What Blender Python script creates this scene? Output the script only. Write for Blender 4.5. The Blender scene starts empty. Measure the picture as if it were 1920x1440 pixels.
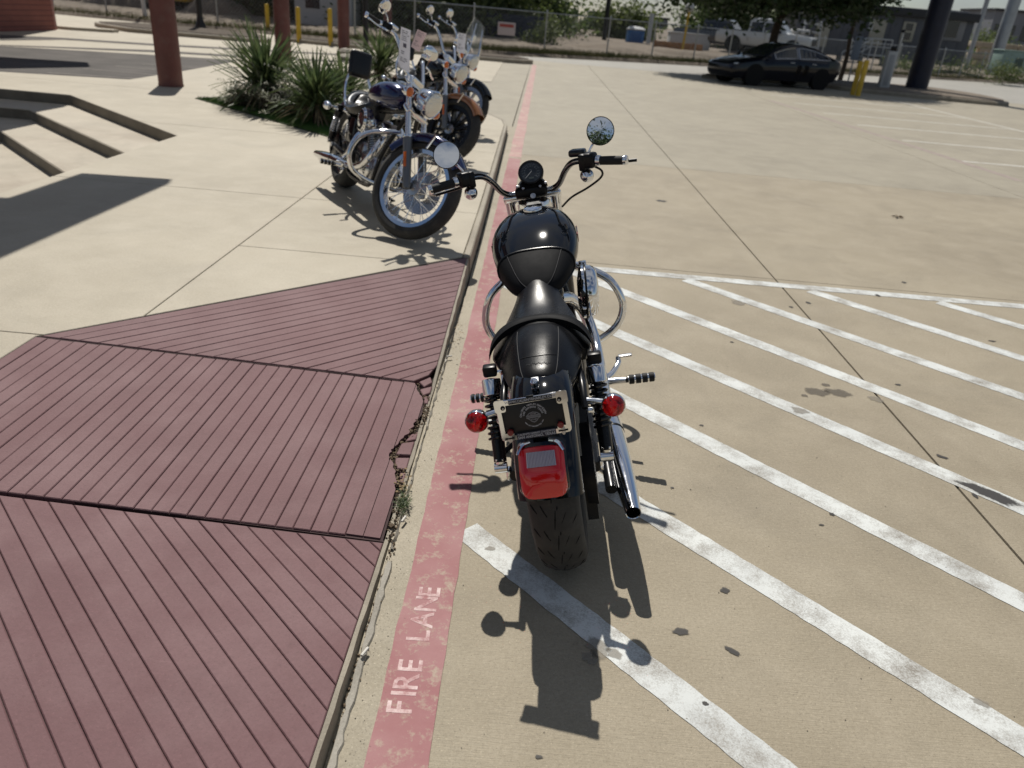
import bpy, bmesh, math, random
import numpy as np
from mathutils import Vector, Matrix
random.seed(7)
RAD = math.radians
SC = bpy.context.scene
COL = SC.collection

# ---------------------------------------------------------------- camera, sky, sun, exposure
PITCH, ROLL, CAM_H, FPX = RAD(26.3), RAD(5.1), 1.6, 1400.0
_F = Vector((0, math.cos(PITCH), -math.sin(PITCH)))
_R0 = Vector((1, 0, 0)); _U0 = _R0.cross(_F)
_X = _R0 * math.cos(ROLL) + _U0 * math.sin(ROLL)
_Y = -_R0 * math.sin(ROLL) + _U0 * math.cos(ROLL)
CAM = Vector((0, 0, CAM_H))
cd = bpy.data.cameras.new('camera'); cam = bpy.data.objects.new('camera', cd); COL.objects.link(cam)
cam.matrix_world = Matrix(((_X.x, _Y.x, -_F.x, 0), (_X.y, _Y.y, -_F.y, 0), (_X.z, _Y.z, -_F.z, CAM_H), (0, 0, 0, 1)))
cd.sensor_fit = 'HORIZONTAL'; cd.sensor_width = 36; cd.lens = FPX / 1920 * 36
cd.clip_start = .05; cd.clip_end = 3000
cd.dof.use_dof = True; cd.dof.focus_distance = 2.35; cd.dof.aperture_fstop = 3.4
SC.camera = cam

SUN_EL, SUN_AZ = RAD(56), RAD(-18)
w = bpy.data.worlds.new('World'); SC.world = w; w.use_nodes = True
wt = w.node_tree; wt.nodes.clear()
def wn(t, **k):
    n = wt.nodes.new(t)
    for a, b in k.items(): setattr(n, a, b)
    return n
sky = wn('ShaderNodeTexSky', sky_type='NISHITA', sun_disc=False)
sky.sun_elevation = SUN_EL; sky.sun_rotation = SUN_AZ; sky.air_density = 1.0; sky.dust_density = .3; sky.ozone_density = 1.0
bg = wn('ShaderNodeBackground'); bg.inputs[1].default_value = .062
wo = wn('ShaderNodeOutputWorld')
tc = wn('ShaderNodeTexCoord'); mp = wn('ShaderNodeMapping'); mp.inputs['Scale'].default_value = (1, 1, 2.6)
mp.inputs['Location'].default_value = (3.1, 1.7, .4)
nz = wn('ShaderNodeTexNoise'); nz.inputs['Scale'].default_value = 1.9; nz.inputs['Detail'].default_value = 9; nz.inputs['Roughness'].default_value = .58
cr = wn('ShaderNodeValToRGB'); cr.color_ramp.elements[0].position = .43; cr.color_ramp.elements[1].position = .60
mx = wn('ShaderNodeMix', data_type='RGBA')
mx.inputs[7].default_value = (5.0, 5.25, 5.7, 1)
wt.links.new(tc.outputs['Generated'], mp.inputs[0]); wt.links.new(mp.outputs[0], nz.inputs['Vector'])
wt.links.new(nz.outputs[0], cr.inputs[0]); wt.links.new(cr.outputs[0], mx.inputs[0])
wt.links.new(sky.outputs[0], mx.inputs[6]); wt.links.new(mx.outputs[2], bg.inputs[0]); wt.links.new(bg.outputs[0], wo.inputs[0])

sd = bpy.data.lights.new('sun', 'SUN'); sd.energy = 4.7; sd.angle = RAD(.53); sd.color = (1, .95, .87)
so = bpy.data.objects.new('sun', sd); COL.objects.link(so)
LDIR = Vector((math.cos(SUN_EL) * math.sin(-SUN_AZ), -math.cos(SUN_EL) * math.cos(SUN_AZ), -math.sin(SUN_EL)))
so.rotation_euler = LDIR.to_track_quat('-Z', 'Y').to_euler(); so.location = (-8, 20, 30)
SC.view_settings.view_transform = 'Standard'; SC.view_settings.look = 'None'
SC.view_settings.exposure = 0.0; SC.view_settings.gamma = 1.0; SC.view_settings.use_curve_mapping = False
SC.render.engine = 'CYCLES'
SC.cycles.use_denoising = True; SC.cycles.max_bounces = 6; SC.cycles.diffuse_bounces = 3; SC.cycles.glossy_bounces = 4
SC.cycles.transmission_bounces = 4; SC.cycles.transparent_max_bounces = 8; SC.cycles.sample_clamp_indirect = 4

# ---------------------------------------------------------------- pixel -> place (1920 x 1440 photograph)
def ray(px, py):
    return _X * ((px - 960) / FPX) - _Y * ((py - 720) / FPX) + _F
def G(px, py, z=0.0):
    d = ray(px, py); return CAM + d * ((z - CAM_H) / d.z)
def GY(px, py, Y):
    d = ray(px, py); return CAM + d * (Y / d.y)

# ---------------------------------------------------------------- materials
def _nt(name):
    m = bpy.data.materials.new(name); m.use_nodes = True
    t = m.node_tree; b = t.nodes['Principled BSDF']
    return m, t, b
def _noise(t, vec, scale, detail=4, rough=.55, dist=0):
    n = t.nodes.new('ShaderNodeTexNoise'); n.inputs['Scale'].default_value = scale; n.inputs['Detail'].default_value = detail
    n.inputs['Roughness'].default_value = rough; n.inputs['Distortion'].default_value = dist
    t.links.new(vec, n.inputs['Vector']); return n.outputs[0]
def _ramp(t, fac, a, b, ca=(0, 0, 0, 1), cb=(1, 1, 1, 1)):
    r = t.nodes.new('ShaderNodeValToRGB'); r.color_ramp.elements[0].position = a; r.color_ramp.elements[1].position = b
    r.color_ramp.elements[0].color = ca; r.color_ramp.elements[1].color = cb
    t.links.new(fac, r.inputs[0]); return r.outputs[0]
def _mix(t, fac, a, b, mode='MIX'):
    n = t.nodes.new('ShaderNodeMix'); n.data_type = 'RGBA'; n.blend_type = mode
    for s, v in ((0, fac), (6, a), (7, b)):
        if hasattr(v, 'is_linked') or isinstance(v, bpy.types.NodeSocket): t.links.new(v, n.inputs[s])
        elif s == 0: n.inputs[0].default_value = v
        else: n.inputs[s].default_value = (*v[:3], 1)
    return n.outputs[2]
def _bump(t, b, h, strength, dist=.01):
    n = t.nodes.new('ShaderNodeBump'); n.inputs['Strength'].default_value = strength; n.inputs['Distance'].default_value = dist
    t.links.new(h, n.inputs['Height']); t.links.new(n.outputs[0], b.inputs['Normal'])
def _vec(t, scale=(1, 1, 1), space='Object'):
    c = t.nodes.new('ShaderNodeTexCoord')
    if scale == (1, 1, 1): return c.outputs[space]
    m = t.nodes.new('ShaderNodeMapping'); m.inputs['Scale'].default_value = scale
    t.links.new(c.outputs[space], m.inputs[0]); return m.outputs[0]
def _wpos(t, scale=(1, 1, 1)):
    g = t.nodes.new('ShaderNodeNewGeometry')
    if scale == (1, 1, 1): return g.outputs['Position']
    m = t.nodes.new('ShaderNodeMapping'); m.inputs['Scale'].default_value = scale
    t.links.new(g.outputs['Position'], m.inputs[0]); return m.outputs[0]
def _set(b, **k):
    for n, v in k.items():
        b.inputs[n.replace('_', ' ')].default_value = v
MATS = {}
def pbr(name, col, rough=.5, metal=0., var=.0, vscale=6., bump=0., bscale=60., coat=0., spec=.5, rvar=0., trans=0., ior=1.45, dust=0.):
    if name in MATS: return MATS[name]
    m, t, b = _nt(name)
    c4 = (*col, 1)
    b.inputs['Base Color'].default_value = c4
    _set(b, Roughness=rough, Metallic=metal, IOR=ior)
    b.inputs['Specular IOR Level'].default_value = spec
    b.inputs['Coat Weight'].default_value = coat; b.inputs['Coat Roughness'].default_value = .04
    b.inputs['Transmission Weight'].default_value = trans
    if var or bump or rvar or dust:
        v = _vec(t)
        if var or dust:
            n = _noise(t, v, vscale, 6)
            lo = tuple(max(0, c * (1 - var)) for c in col); hi = tuple(min(1, c * (1 + var)) for c in col)
            o = _mix(t, _ramp(t, n, .3, .7), lo, hi)
            if dust:
                d = _ramp(t, _noise(t, v, vscale * 1.7, 8, .7), .5, .8)
                mm = t.nodes.new('ShaderNodeMath'); mm.operation = 'MULTIPLY'; mm.inputs[1].default_value = dust; t.links.new(d, mm.inputs[0])
                o = _mix(t, mm.outputs[0], o, (.35, .31, .25))
            t.links.new(o, b.inputs['Base Color'])
        if rvar:
            r = _ramp(t, _noise(t, v, vscale * 3, 6), .3, .75, (max(.02, rough - rvar),) * 3 + (1,), (min(1, rough + rvar),) * 3 + (1,))
            t.links.new(r, b.inputs['Roughness'])
        if bump: _bump(t, b, _noise(t, v, bscale, 5), bump)
    MATS[name] = m; return m

def concrete(name, base, dark, light, stains=.35, broom=.0, speck=.5, rough=.68, seed=0.0):
    m, t, b = _nt(name)
    v = _wpos(t); off = t.nodes.new('ShaderNodeVectorMath'); off.operation = 'ADD'; off.inputs[1].default_value = (seed, seed * 1.7, 0); t.links.new(v, off.inputs[0]); v = off.outputs[0]
    big = _ramp(t, _noise(t, v, .55, 6, .6, .4), .35, .68)
    c = _mix(t, big, dark, base)
    mid = _ramp(t, _noise(t, v, 3.1, 7, .62), .42, .72)
    mm = t.nodes.new('ShaderNodeMath'); mm.operation = 'MULTIPLY'; mm.inputs[1].default_value = .55; t.links.new(mid, mm.inputs[0])
    c = _mix(t, mm.outputs[0], c, light)
    # mottled grey traffic film
    st = _ramp(t, _noise(t, v, 1.3, 9, .68, .8), .5, .78)
    m2 = t.nodes.new('ShaderNodeMath'); m2.operation = 'MULTIPLY'; m2.inputs[1].default_value = stains; t.links.new(st, m2.inputs[0])
    c = _mix(t, m2.outputs[0], c, tuple(x * .52 for x in base))
    # small damp or greasy blots and pale scuffs
    bl2 = _ramp(t, _noise(t, v, 7.5, 5, .6, 1.2), .66, .76)
    m5 = t.nodes.new('ShaderNodeMath'); m5.operation = 'MULTIPLY'; m5.inputs[1].default_value = stains * .55; t.links.new(bl2, m5.inputs[0])
    c = _mix(t, m5.outputs[0], c, tuple(x * .5 for x in base))
    sc2 = _ramp(t, _noise(t, _wpos(t, (2.2, 9, 5)), 2.6, 9, .75, .5), .64, .74)
    m6 = t.nodes.new('ShaderNodeMath'); m6.operation = 'MULTIPLY'; m6.inputs[1].default_value = .38; t.links.new(sc2, m6.inputs[0])
    c = _mix(t, m6.outputs[0], c, tuple(min(1, x * 1.3) for x in light))
    # aggregate specks
    sp = _ramp(t, _noise(t, v, 210, 2, .5), .60, .72)
    m3 = t.nodes.new('ShaderNodeMath'); m3.operation = 'MULTIPLY'; m3.inputs[1].default_value = speck; t.links.new(sp, m3.inputs[0])
    c = _mix(t, m3.outputs[0], c, tuple(x * .45 for x in base))
    gm = _ramp(t, _noise(t, v, 85, 8, .85), .38, .62); m7 = t.nodes.new('ShaderNodeMath'); m7.operation = 'MULTIPLY'; m7.inputs[1].default_value = .62 * min(1, speck * 1.6); t.links.new(gm, m7.inputs[0])
    c = _mix(t, m7.outputs[0], c, _mix(t, 1.0, c, (.62, .60, .56), 'MULTIPLY'))
    sp2 = _ramp(t, _noise(t, v, 150, 2, .5), .64, .72)
    m4 = t.nodes.new('ShaderNodeMath'); m4.operation = 'MULTIPLY'; m4.inputs[1].default_value = speck * .7; t.links.new(sp2, m4.inputs[0])
    c = _mix(t, m4.outputs[0], c, tuple(min(1, x * 1.45) for x in base))
    t.links.new(c, b.inputs['Base Color'])
    _set(b, Roughness=rough); b.inputs['Specular IOR Level'].default_value = .5
    vb = _wpos(t, (14, 240, 40)) if broom else None
    h = _noise(t, v, 95, 6, .65)
    if broom:
        add = t.nodes.new('ShaderNodeMath'); add.operation = 'MULTIPLY_ADD'; add.inputs[1].default_value = broom
        t.links.new(_noise(t, vb, 1.0, 3), add.inputs[0]); t.links.new(h, add.inputs[2]); h = add.outputs[0]
    _bump(t, b, h, .35, .006)
    MATS[name] = m; return m

def worn_paint(name, paint, under, lo, hi, scale=9., tint=None, rough=.7, fine=90.):
    """paint film over concrete, worn through in patches and pores"""
    m, t, b = _nt(name); v = _wpos(t)
    n1 = _noise(t, v, scale, 8, .68); n2 = _noise(t, v, fine, 5, .7)
    a = t.nodes.new('ShaderNodeMath'); a.operation = 'MULTIPLY_ADD'; a.inputs[1].default_value = .55; t.links.new(n2, a.inputs[0]); t.links.new(n1, a.inputs[2])
    f = _ramp(t, a.outputs[0], lo, hi)
    pc = _mix(t, _ramp(t, _noise(t, v, 2.3, 6, .6), .38, .66), paint, tint or tuple(x * .86 for x in paint))
    t.links.new(_mix(t, f, pc, under), b.inputs['Base Color'])
    _set(b, Roughness=rough); _bump(t, b, a.outputs[0], .3, .004)
    MATS[name] = m; return m

def leafmat(name, a, c, rough=.5, scale=3., trans=.0):
    m, t, b = _nt(name); v = _wpos(t)
    g = t.nodes.new('ShaderNodeNewGeometry')
    n = _noise(t, v, scale, 5, .7)
    o = _mix(t, _ramp(t, n, .35, .66), a, c)
    t.links.new(o, b.inputs['Base Color']); _set(b, Roughness=rough)
    if trans:
        tr = t.nodes.new('ShaderNodeBsdfTranslucent'); t.links.new(o, tr.inputs[0])
        ms = t.nodes.new('ShaderNodeMixShader'); ms.inputs[0].default_value = trans
        t.links.new(b.outputs[0], ms.inputs[1]); t.links.new(tr.outputs[0], ms.inputs[2])
        t.links.new(ms.outputs[0], t.nodes['Material Output'].inputs[0])
    MATS[name] = m; return m

# ---------------------------------------------------------------- mesh building
def spline(pts, n=6):
    P = [Vector(p) for p in pts]
    if len(P) < 3 or n < 2: return P
    out = []
    for i in range(len(P) - 1):
        p0 = P[i - 1] if i else P[0] * 2 - P[1]; p1, p2 = P[i], P[i + 1]; p3 = P[i + 2] if i + 2 < len(P) else P[-1] * 2 - P[-2]
        for k in range(n):
            t = k / n
            out.append(.5 * ((2 * p1) + (p2 - p0) * t + (2 * p0 - 5 * p1 + 4 * p2 - p3) * t * t + (3 * p1 - p0 - 3 * p2 + p3) * t ** 3))
    out.append(P[-1]); return out
def frame_of(d):
    d = Vector(d).normalized(); a = Vector((0, 0, 1)) if abs(d.z) < .9 else Vector((1, 0, 0))
    u = d.cross(a).normalized(); return d, u, d.cross(u).normalized()

class MB:
    def __init__(s, M=None): s.v = []; s.f = []; s.M = M
    def add(s, vs, fs):
        o = len(s.v); s.v += [tuple(v) for v in vs]; s.f += [tuple(i + o for i in f) for f in fs]; return s
    def box(s, c, size, rot=None, bev=0, seg=2):
        bm = bmesh.new(); bmesh.ops.create_cube(bm, size=1)
        for v in bm.verts: v.co = Vector((v.co.x * size[0], v.co.y * size[1], v.co.z * size[2]))
        if bev: bmesh.ops.bevel(bm, geom=bm.edges[:], offset=bev, segments=seg, affect='EDGES', profile=.5)
        bm.verts.ensure_lookup_table()
        R = rot if isinstance(rot, Matrix) else (Matrix.Rotation(rot, 3, 'Z') if rot else Matrix.Identity(3))
        c = Vector(c); bm.verts.index_update()
        s.add([R @ v.co + c for v in bm.verts], [[v.index for v in f.verts] for f in bm.faces]); bm.free(); return s
    def tube(s, pts, r, n=10, sp=0, cap=True):
        if sp:
            if isinstance(r, (list, tuple)):
                m = (len(pts) - 1) * sp; r = list(np.interp(np.linspace(0, len(pts) - 1, m + 1), range(len(pts)), r))
            pts = spline(pts, sp)
        P = [Vector(p) for p in pts]; m = len(P)
        R = list(r) if isinstance(r, (list, tuple, np.ndarray)) else [r] * m
        d0, u, _ = frame_of(P[1] - P[0]); vs = []; fs = []
        for i in range(m):
            d = (P[min(i + 1, m - 1)] - P[max(i - 1, 0)]).normalized()
            u = (u - d * u.dot(d)); u = u.normalized() if u.length > 1e-6 else frame_of(d)[1]
            w_ = d.cross(u)
            for k in range(n):
                a = 2 * math.pi * k / n; vs.append(P[i] + (u * math.cos(a) + w_ * math.sin(a)) * R[i])
        for i in range(m - 1):
            for k in range(n): k2 = (k + 1) % n; fs.append((i * n + k, i * n + k2, (i + 1) * n + k2, (i + 1) * n + k))
        if cap: fs.append(tuple(range(n))[::-1]); fs.append(tuple((m - 1) * n + k for k in range(n)))
        return s.add(vs, fs)
    def lathe(s, prof, o=(0, 0, 0), d=(0, 0, 1), n=24, a0=0, a1=2 * math.pi, scale=(1, 1)):
        d, u, w_ = frame_of(d); o = Vector(o); full = abs(a1 - a0 - 2 * math.pi) < 1e-6
        cols = n if full else n + 1; vs = []; fs = []
        for r, h in prof:
            for k in range(cols):
                a = a0 + (a1 - a0) * k / n; vs.append(o + d * h + (u * math.cos(a) * scale[0] + w_ * math.sin(a) * scale[1]) * max(r, 1e-5))
        for i in range(len(prof) - 1):
            for k in range(n):
                k2 = (k + 1) % cols; fs.append((i * cols + k, i * cols + k2, (i + 1) * cols + k2, (i + 1) * cols + k))
        return s.add(vs, fs)
    def sphere(s, c, r, nu=16, nv=10):
        r = (r, r, r) if isinstance(r, (int, float)) else r; c = Vector(c); vs = []; fs = []
        for j in range(nv + 1):
            t = math.pi * j / nv
            for k in range(nu):
                a = 2 * math.pi * k / nu
                vs.append(c + Vector((r[0] * math.sin(t) * math.cos(a), r[1] * math.sin(t) * math.sin(a), r[2] * math.cos(t))))
        for j in range(nv):
            for k in range(nu): k2 = (k + 1) % nu; fs.append((j * nu + k, (j + 1) * nu + k, (j + 1) * nu + k2, j * nu + k2))
        return s.add(vs, fs)
    def loft(s, rings, closed=True, cap=True):
        n = len(rings[0]); vs = [p for r in rings for p in r]; fs = []
        for i in range(len(rings) - 1):
            for k in range(n if closed else n - 1):
                k2 = (k + 1) % n; fs.append((i * n + k, i * n + k2, (i + 1) * n + k2, (i + 1) * n + k))
        if cap: fs.append(tuple(range(n))[::-1]); fs.append(tuple((len(rings) - 1) * n + k for k in range(n)))
        return s.add(vs, fs)
    def prism(s, poly, zb, zt=None, zf=None, th=.1, ch=0):
        """poly: xy list; flat top zt or top zf(x,y); bottom zb (absolute) or th below the top"""
        top = lambda x, y: zf(x, y) if zf else zt
        n = len(poly)
        area = sum(poly[i][0] * poly[(i + 1) % n][1] - poly[(i + 1) % n][0] * poly[i][1] for i in range(n))
        if area < 0: poly = poly[::-1]
        vs = []; fs = []
        if ch:
            cx = sum(p[0] for p in poly) / n; cy = sum(p[1] for p in poly) / n; inn = []
            for i in range(n):
                a = Vector(poly[i - 1]); b = Vector(poly[i]); c = Vector(poly[(i + 1) % n])
                e1 = (b - a).normalized(); e2 = (c - b).normalized(); n1 = Vector((-e1.y, e1.x)); n2 = Vector((-e2.y, e2.x))
                m = n1 + n2; l = m.length
                m = m / l * min(ch / max(.35, l / 2), ch * 2.5) if l > 1e-6 else n1 * ch
                inn.append(b + m)
            vs += [(p[0], p[1], top(p[0], p[1])) for p in inn]
            vs += [(p[0], p[1], top(p[0], p[1]) - ch) for p in poly]
        else: vs += [(p[0], p[1], top(p[0], p[1])) for p in poly]
        k = len(vs) // n
        vs += [(p[0], p[1], zb if zb is not None else top(p[0], p[1]) - th) for p in poly]
        fs.append(tuple(range(n)))
        for j in range(k):
            for i in range(n):
                i2 = (i + 1) % n; fs.append((j * n + i2, j * n + i, (j + 1) * n + i, (j + 1) * n + i2))
        fs.append(tuple(k * n + i for i in range(n))[::-1])
        return s.add(vs, fs)
    def mesh(s, name, m, ang=38):
        me = bpy.data.meshes.new(name)
        vs = [s.M @ Vector(v) for v in s.v] if s.M else s.v
        me.from_pydata([tuple(v) for v in vs], [], s.f)
        if m: me.materials.append(m)
        if ang:
            me.polygons.foreach_set('use_smooth', [True] * len(me.polygons)); me.set_sharp_from_angle(angle=RAD(ang))
        me.update(); return me
    def build(s, name, m, parent=None, ang=38, **k):
        o = bpy.data.objects.new(name, s.mesh(name, m, ang)); COL.objects.link(o)
        if parent: o.parent = parent
        tag(o, **k); return o
def tag(o, label=None, cat=None, group=None, kind=None):
    if label: o['label'] = label
    if cat: o['category'] = cat
    if group: o['group'] = group
    if kind: o['kind'] = kind
    return o
def empty(name, loc=(0, 0, 0), rot=(0, 0, 0), **k):
    o = bpy.data.objects.new(name, None); COL.objects.link(o); o.location = loc; o.rotation_euler = rot; o.empty_display_size = .2
    return tag(o, **k)
def inst(me, name, parent, loc=(0, 0, 0), rot=(0, 0, 0), scale=(1, 1, 1)):
    o = bpy.data.objects.new(name, me); COL.objects.link(o); o.parent = parent; o.location = loc; o.rotation_euler = rot; o.scale = scale; return o
def copy_tree(o, parent=None):
    c = o.copy(); COL.objects.link(c); c.parent = parent
    for ch in list(o.children): copy_tree(ch, c)
    return c
def text_mb(txt, size, M, depth=.0006, spacing=1.0, align='CENTER', bold=0.0, mb=None):
    cu = bpy.data.curves.new('t', 'FONT'); cu.body = txt; cu.size = size; cu.align_x = align; cu.align_y = 'CENTER'
    cu.extrude = depth / 2; cu.space_character = spacing; cu.resolution_u = 3; cu.offset = bold
    ob = bpy.data.objects.new('t', cu); me = bpy.data.meshes.new_from_object(ob)
    mb = mb or MB()
    mb.add([M @ v.co for v in me.vertices], [tuple(p.vertices) for p in me.polygons])
    bpy.data.objects.remove(ob); bpy.data.curves.remove(cu); bpy.data.meshes.remove(me); return mb
def clip(poly, nx, ny, c):
    """keep the part of poly with nx*x+ny*y <= c"""
    out = []
    for i in range(len(poly)):
        a, b = poly[i], poly[(i + 1) % len(poly)]; da = nx * a[0] + ny * a[1] - c; db = nx * b[0] + ny * b[1] - c
        if da <= 0: out.append(a)
        if (da < 0 < db) or (db < 0 < da):
            t = da / (da - db); out.append((a[0] + (b[0] - a[0]) * t, a[1] + (b[1] - a[1]) * t))
    return out
# ================================================================ materials of the place
M_LOT = concrete('lot_concrete', (.352, .304, .220), (.288, .246, .176), (.41, .358, .270), stains=.5, broom=1.2, speck=.6)
M_LOT2 = concrete('lot_concrete_pale', (.338, .305, .234), (.285, .255, .194), (.385, .348, .272), stains=.42, broom=1.2, speck=.5)
M_GUT = concrete('gutter_concrete', (.38, .335, .25), (.30, .262, .19), (.44, .395, .31), stains=.4, speck=.8, seed=5.)
M_WALK = concrete('walk_concrete', (.445, .400, .312), (.372, .332, .256), (.50, .455, .365), stains=.32, broom=.5, speck=.4, seed=11.)
M_STEP = concrete('step_concrete', (.49, .445, .355), (.36, .31, .24), (.54, .48, .39), stains=.5, seed=17.)
M_KERB = concrete('kerb_concrete', (.34, .30, .23), (.24, .21, .165), (.42, .38, .30), stains=.6, seed=23.)
M_ROAD = concrete('road_concrete', (.34, .325, .29), (.28, .27, .24), (.38, .365, .33), stains=.3, seed=29.)
M_JOINT = pbr('joint_dirt', (.02, .017, .014), .95, var=.3, vscale=20)
M_ASPH = pbr('asphalt', (.085, .077, .07), .9, var=.25, vscale=1.3, bump=.3, bscale=120)
M_RAMP = concrete('ramp_red', (.172, .087, .092), (.134, .063, .068), (.232, .143, .147), stains=.42, speck=.35, rough=.75, seed=31.)
M_RAMPB = concrete('ramp_red_base', (.05, .024, .025), (.035, .017, .017), (.065, .034, .034), stains=.3, rough=.85, seed=37.)
M_REDP = worn_paint('fire_lane_paint', (.265, .098, .102), (.36, .29, .22), .80, 1.14, scale=17, tint=(.33, .165, .165))
M_REDF = worn_paint('fire_lane_paint_faded', (.34, .19, .18), (.44, .36, .28), .74, .98, scale=5, tint=(.42, .24, .22))
M_LET = worn_paint('stencil_letters', (.66, .52, .50), (.31, .125, .127), .62, .94, scale=16, fine=60.)
M_WHT = worn_paint('white_line_paint', (.62, .64, .62), (.22, .20, .17), .70, .98, scale=6, tint=(.52, .54, .53), fine=190.)
M_WHTF = worn_paint('white_line_worn', (.56, .54, .49), (.33, .30, .24), .74, 1.02, scale=5, fine=80.)
def soft_stain(name, col, dens):
    m, t, b = _nt(name); v = _wpos(t); b.inputs['Base Color'].default_value = (*col, 1); _set(b, Roughness=.65)
    a = t.nodes.new('ShaderNodeAttribute'); a.attribute_name = 'fade'; n = _noise(t, v, 70, 6, .7)
    s = t.nodes.new('ShaderNodeMath'); s.operation = 'ADD'; t.links.new(a.outputs['Fac'], s.inputs[0]); t.links.new(n, s.inputs[1])
    f = _ramp(t, s.outputs[0], .60, 1.25); mm = t.nodes.new('ShaderNodeMath'); mm.operation = 'MULTIPLY'; mm.inputs[1].default_value = dens; t.links.new(f, mm.inputs[0])
    t.links.new(mm.outputs[0], b.inputs['Alpha']); MATS[name] = m; return m
M_STAIN = soft_stain('oil_stain', (.10, .085, .065), .62)
M_TYRE = soft_stain('tyre_mark', (.07, .062, .055), .10)
M_CHIP = soft_stain('paint_chip', (.24, .215, .175), .55)
M_TAR = soft_stain('tar_spot', (.035, .032, .03), .88)
M_FILL = concrete('grey_joint_sealant', (.36, .335, .285), (.27, .25, .21), (.43, .40, .35), stains=.5, seed=41.)
M_SOIL = pbr('soil', (.13, .095, .062), .95, var=.45, vscale=25, bump=.6, bscale=90)
M_MULCH = pbr('mulch', (.075, .058, .042), .95, var=.5, vscale=9, bump=.8, bscale=40)
M_DIRT = concrete('site_dirt', (.185, .150, .112), (.125, .10, .075), (.25, .21, .165), stains=.5, speck=.4, rough=.95, seed=43.)
M_TURF = leafmat('turf', (.035, .085, .012), (.07, .15, .025), .8, 30)
M_VERGE = leafmat('verge_grass', (.06, .075, .022), (.13, .12, .05), .9, 1.2)
M_REDST = pbr('maroon_steel_paint', (.14, .048, .040), .5, var=.18, vscale=3, bump=.05, bscale=30, dust=.15)

# ================================================================ ground and parking lot
MB().box((0, 300, -.9), (3000, 3000, .8)).build('ground', M_DIRT, ang=0, kind='structure', label='bare earth under and beyond the whole site')
lot = MB().box((24.8, 15, -.08), (50.4, 44, .1)).box((-10.25, 24.5, -.08), (19.5, 25, .1)).build('parking_lot', M_JOINT, ang=0, kind='structure', label='pale concrete parking lot cast in square slabs')
XE = [-13.5, -9.0, -4.86, -.356, 1.87, 6.37, 10.87, 15.37, 19.87, 24.4, 29.0]
YE = [-6.5, -3.6, .87, 5.37, 9.87, 14.37, 18.87, 23.37, 27.87, 32.4]
_cache = {}
for i in range(len(XE) - 1):
    for j in range(len(YE) - 1):
        if (XE[i + 1] < 0 and YE[j] < 9) or (XE[i + 1] < -4 and YE[j] < 14): continue
        sx, sy = XE[i + 1] - XE[i] - .012, YE[j + 1] - YE[j] - .007; k = (round(sx, 2), round(sy, 2))
        mt = M_LOT if YE[j] < 9 else M_LOT2
        k = k + (mt.name,)
        if k not in _cache: _cache[k] = MB().prism([(-sx / 2, -sy / 2), (sx / 2, -sy / 2), (sx / 2, sy / 2), (-sx / 2, sy / 2)], -.03, 0, ch=.0012).mesh('concrete_slab', mt, 0)
        inst(_cache[k], 'concrete_slab', lot, ((XE[i] + XE[i + 1]) / 2, (YE[j] + YE[j + 1]) / 2, 0))
MB().box((30, 60, -.12), (200, 70, .2)).build('road', M_ROAD, ang=0, kind='structure', label='grey street passing behind the parking lot')

def sheet(name, pts, z, m, parent=None, th=.002, **k):
    return MB().prism([(p[0], p[1]) for p in pts], None, z, th=th).build(name, m, parent, ang=0, **k)
def ragged(a, b, wid, step=.035, amp=.0022):
    """a straight painted band from a to b with slightly uneven edges"""
    a, b = Vector(a), Vector(b); d = (b - a); L = d.length; d /= L; n = Vector((-d.y, d.x)); k = max(2, int(L / step))
    l = [a + d * (L * i / k) + n * (wid / 2 + random.uniform(-amp, amp)) for i in range(k + 1)]
    r = [a + d * (L * i / k) - n * (wid / 2 + random.uniform(-amp, amp)) for i in range(k + 1)]
    mb = MB(); vs = [(p.x, p.y, 0) for p in l + r]; m = k + 1
    mb.add(vs, [(i + m, i + m + 1, i + 1, i) for i in range(k)]); return mb
def painted(name, a, b, wid, z, m, **k):
    mb = ragged(a, b, wid, **k); mb.v = [(x, y, z) for x, y, _ in mb.v]
    return mb.build(name, m, lot, ang=0)

# gutter pan and fire lane stripe
sheet('gutter_pan', [(-.356, -4), (-.115, -4), (-.13, 5), (-.20, 12.4), (-.43, 12.4), (-.356, 5)], .0012, M_GUT, lot, th=.001)
def strip_poly(pts_l, pts_r, z):
    mb = MB(); m = len(pts_l)
    mb.add([(p[0], p[1], z) for p in pts_l + pts_r], [(i + m, i + m + 1, i + 1, i) for i in range(m - 1)]); return mb
yl = list(np.arange(-4, 9.6, .08))
strip_poly([(-.262 - .003 * y + random.uniform(-.003, .003), y) for y in yl], [(-.112 - .003 * y + random.uniform(-.003, .003), y) for y in yl], .0024).build('fire_lane_stripe', M_REDP, lot, ang=0)
yl = list(np.arange(9.6, 29.6, .3))
strip_poly([(-.292 + random.uniform(-.005, .005), y) for y in yl], [(-.135 + random.uniform(-.008, .008), y) for y in yl], .0024).build('fire_lane_stripe', M_REDF, lot, ang=0)
# FIRE LANE, stencilled along the stripe, read from the roadway
let = MB(); ym = 1.305
for ch, dy in zip('FIRE LANE', (0, .055, .075, .135, .19, .245, .30, .362, .425)):
    if ch == ' ': continue
    text_mb(ch, .092, Matrix.Translation((-.207 + dy * .04, ym + dy, .0028)) @ Matrix.Rotation(RAD(92), 4, 'Z'), .0003, align='LEFT', mb=let, bold=.0013)
let.build('stencil_lettering', M_LET, lot, ang=0)

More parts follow.
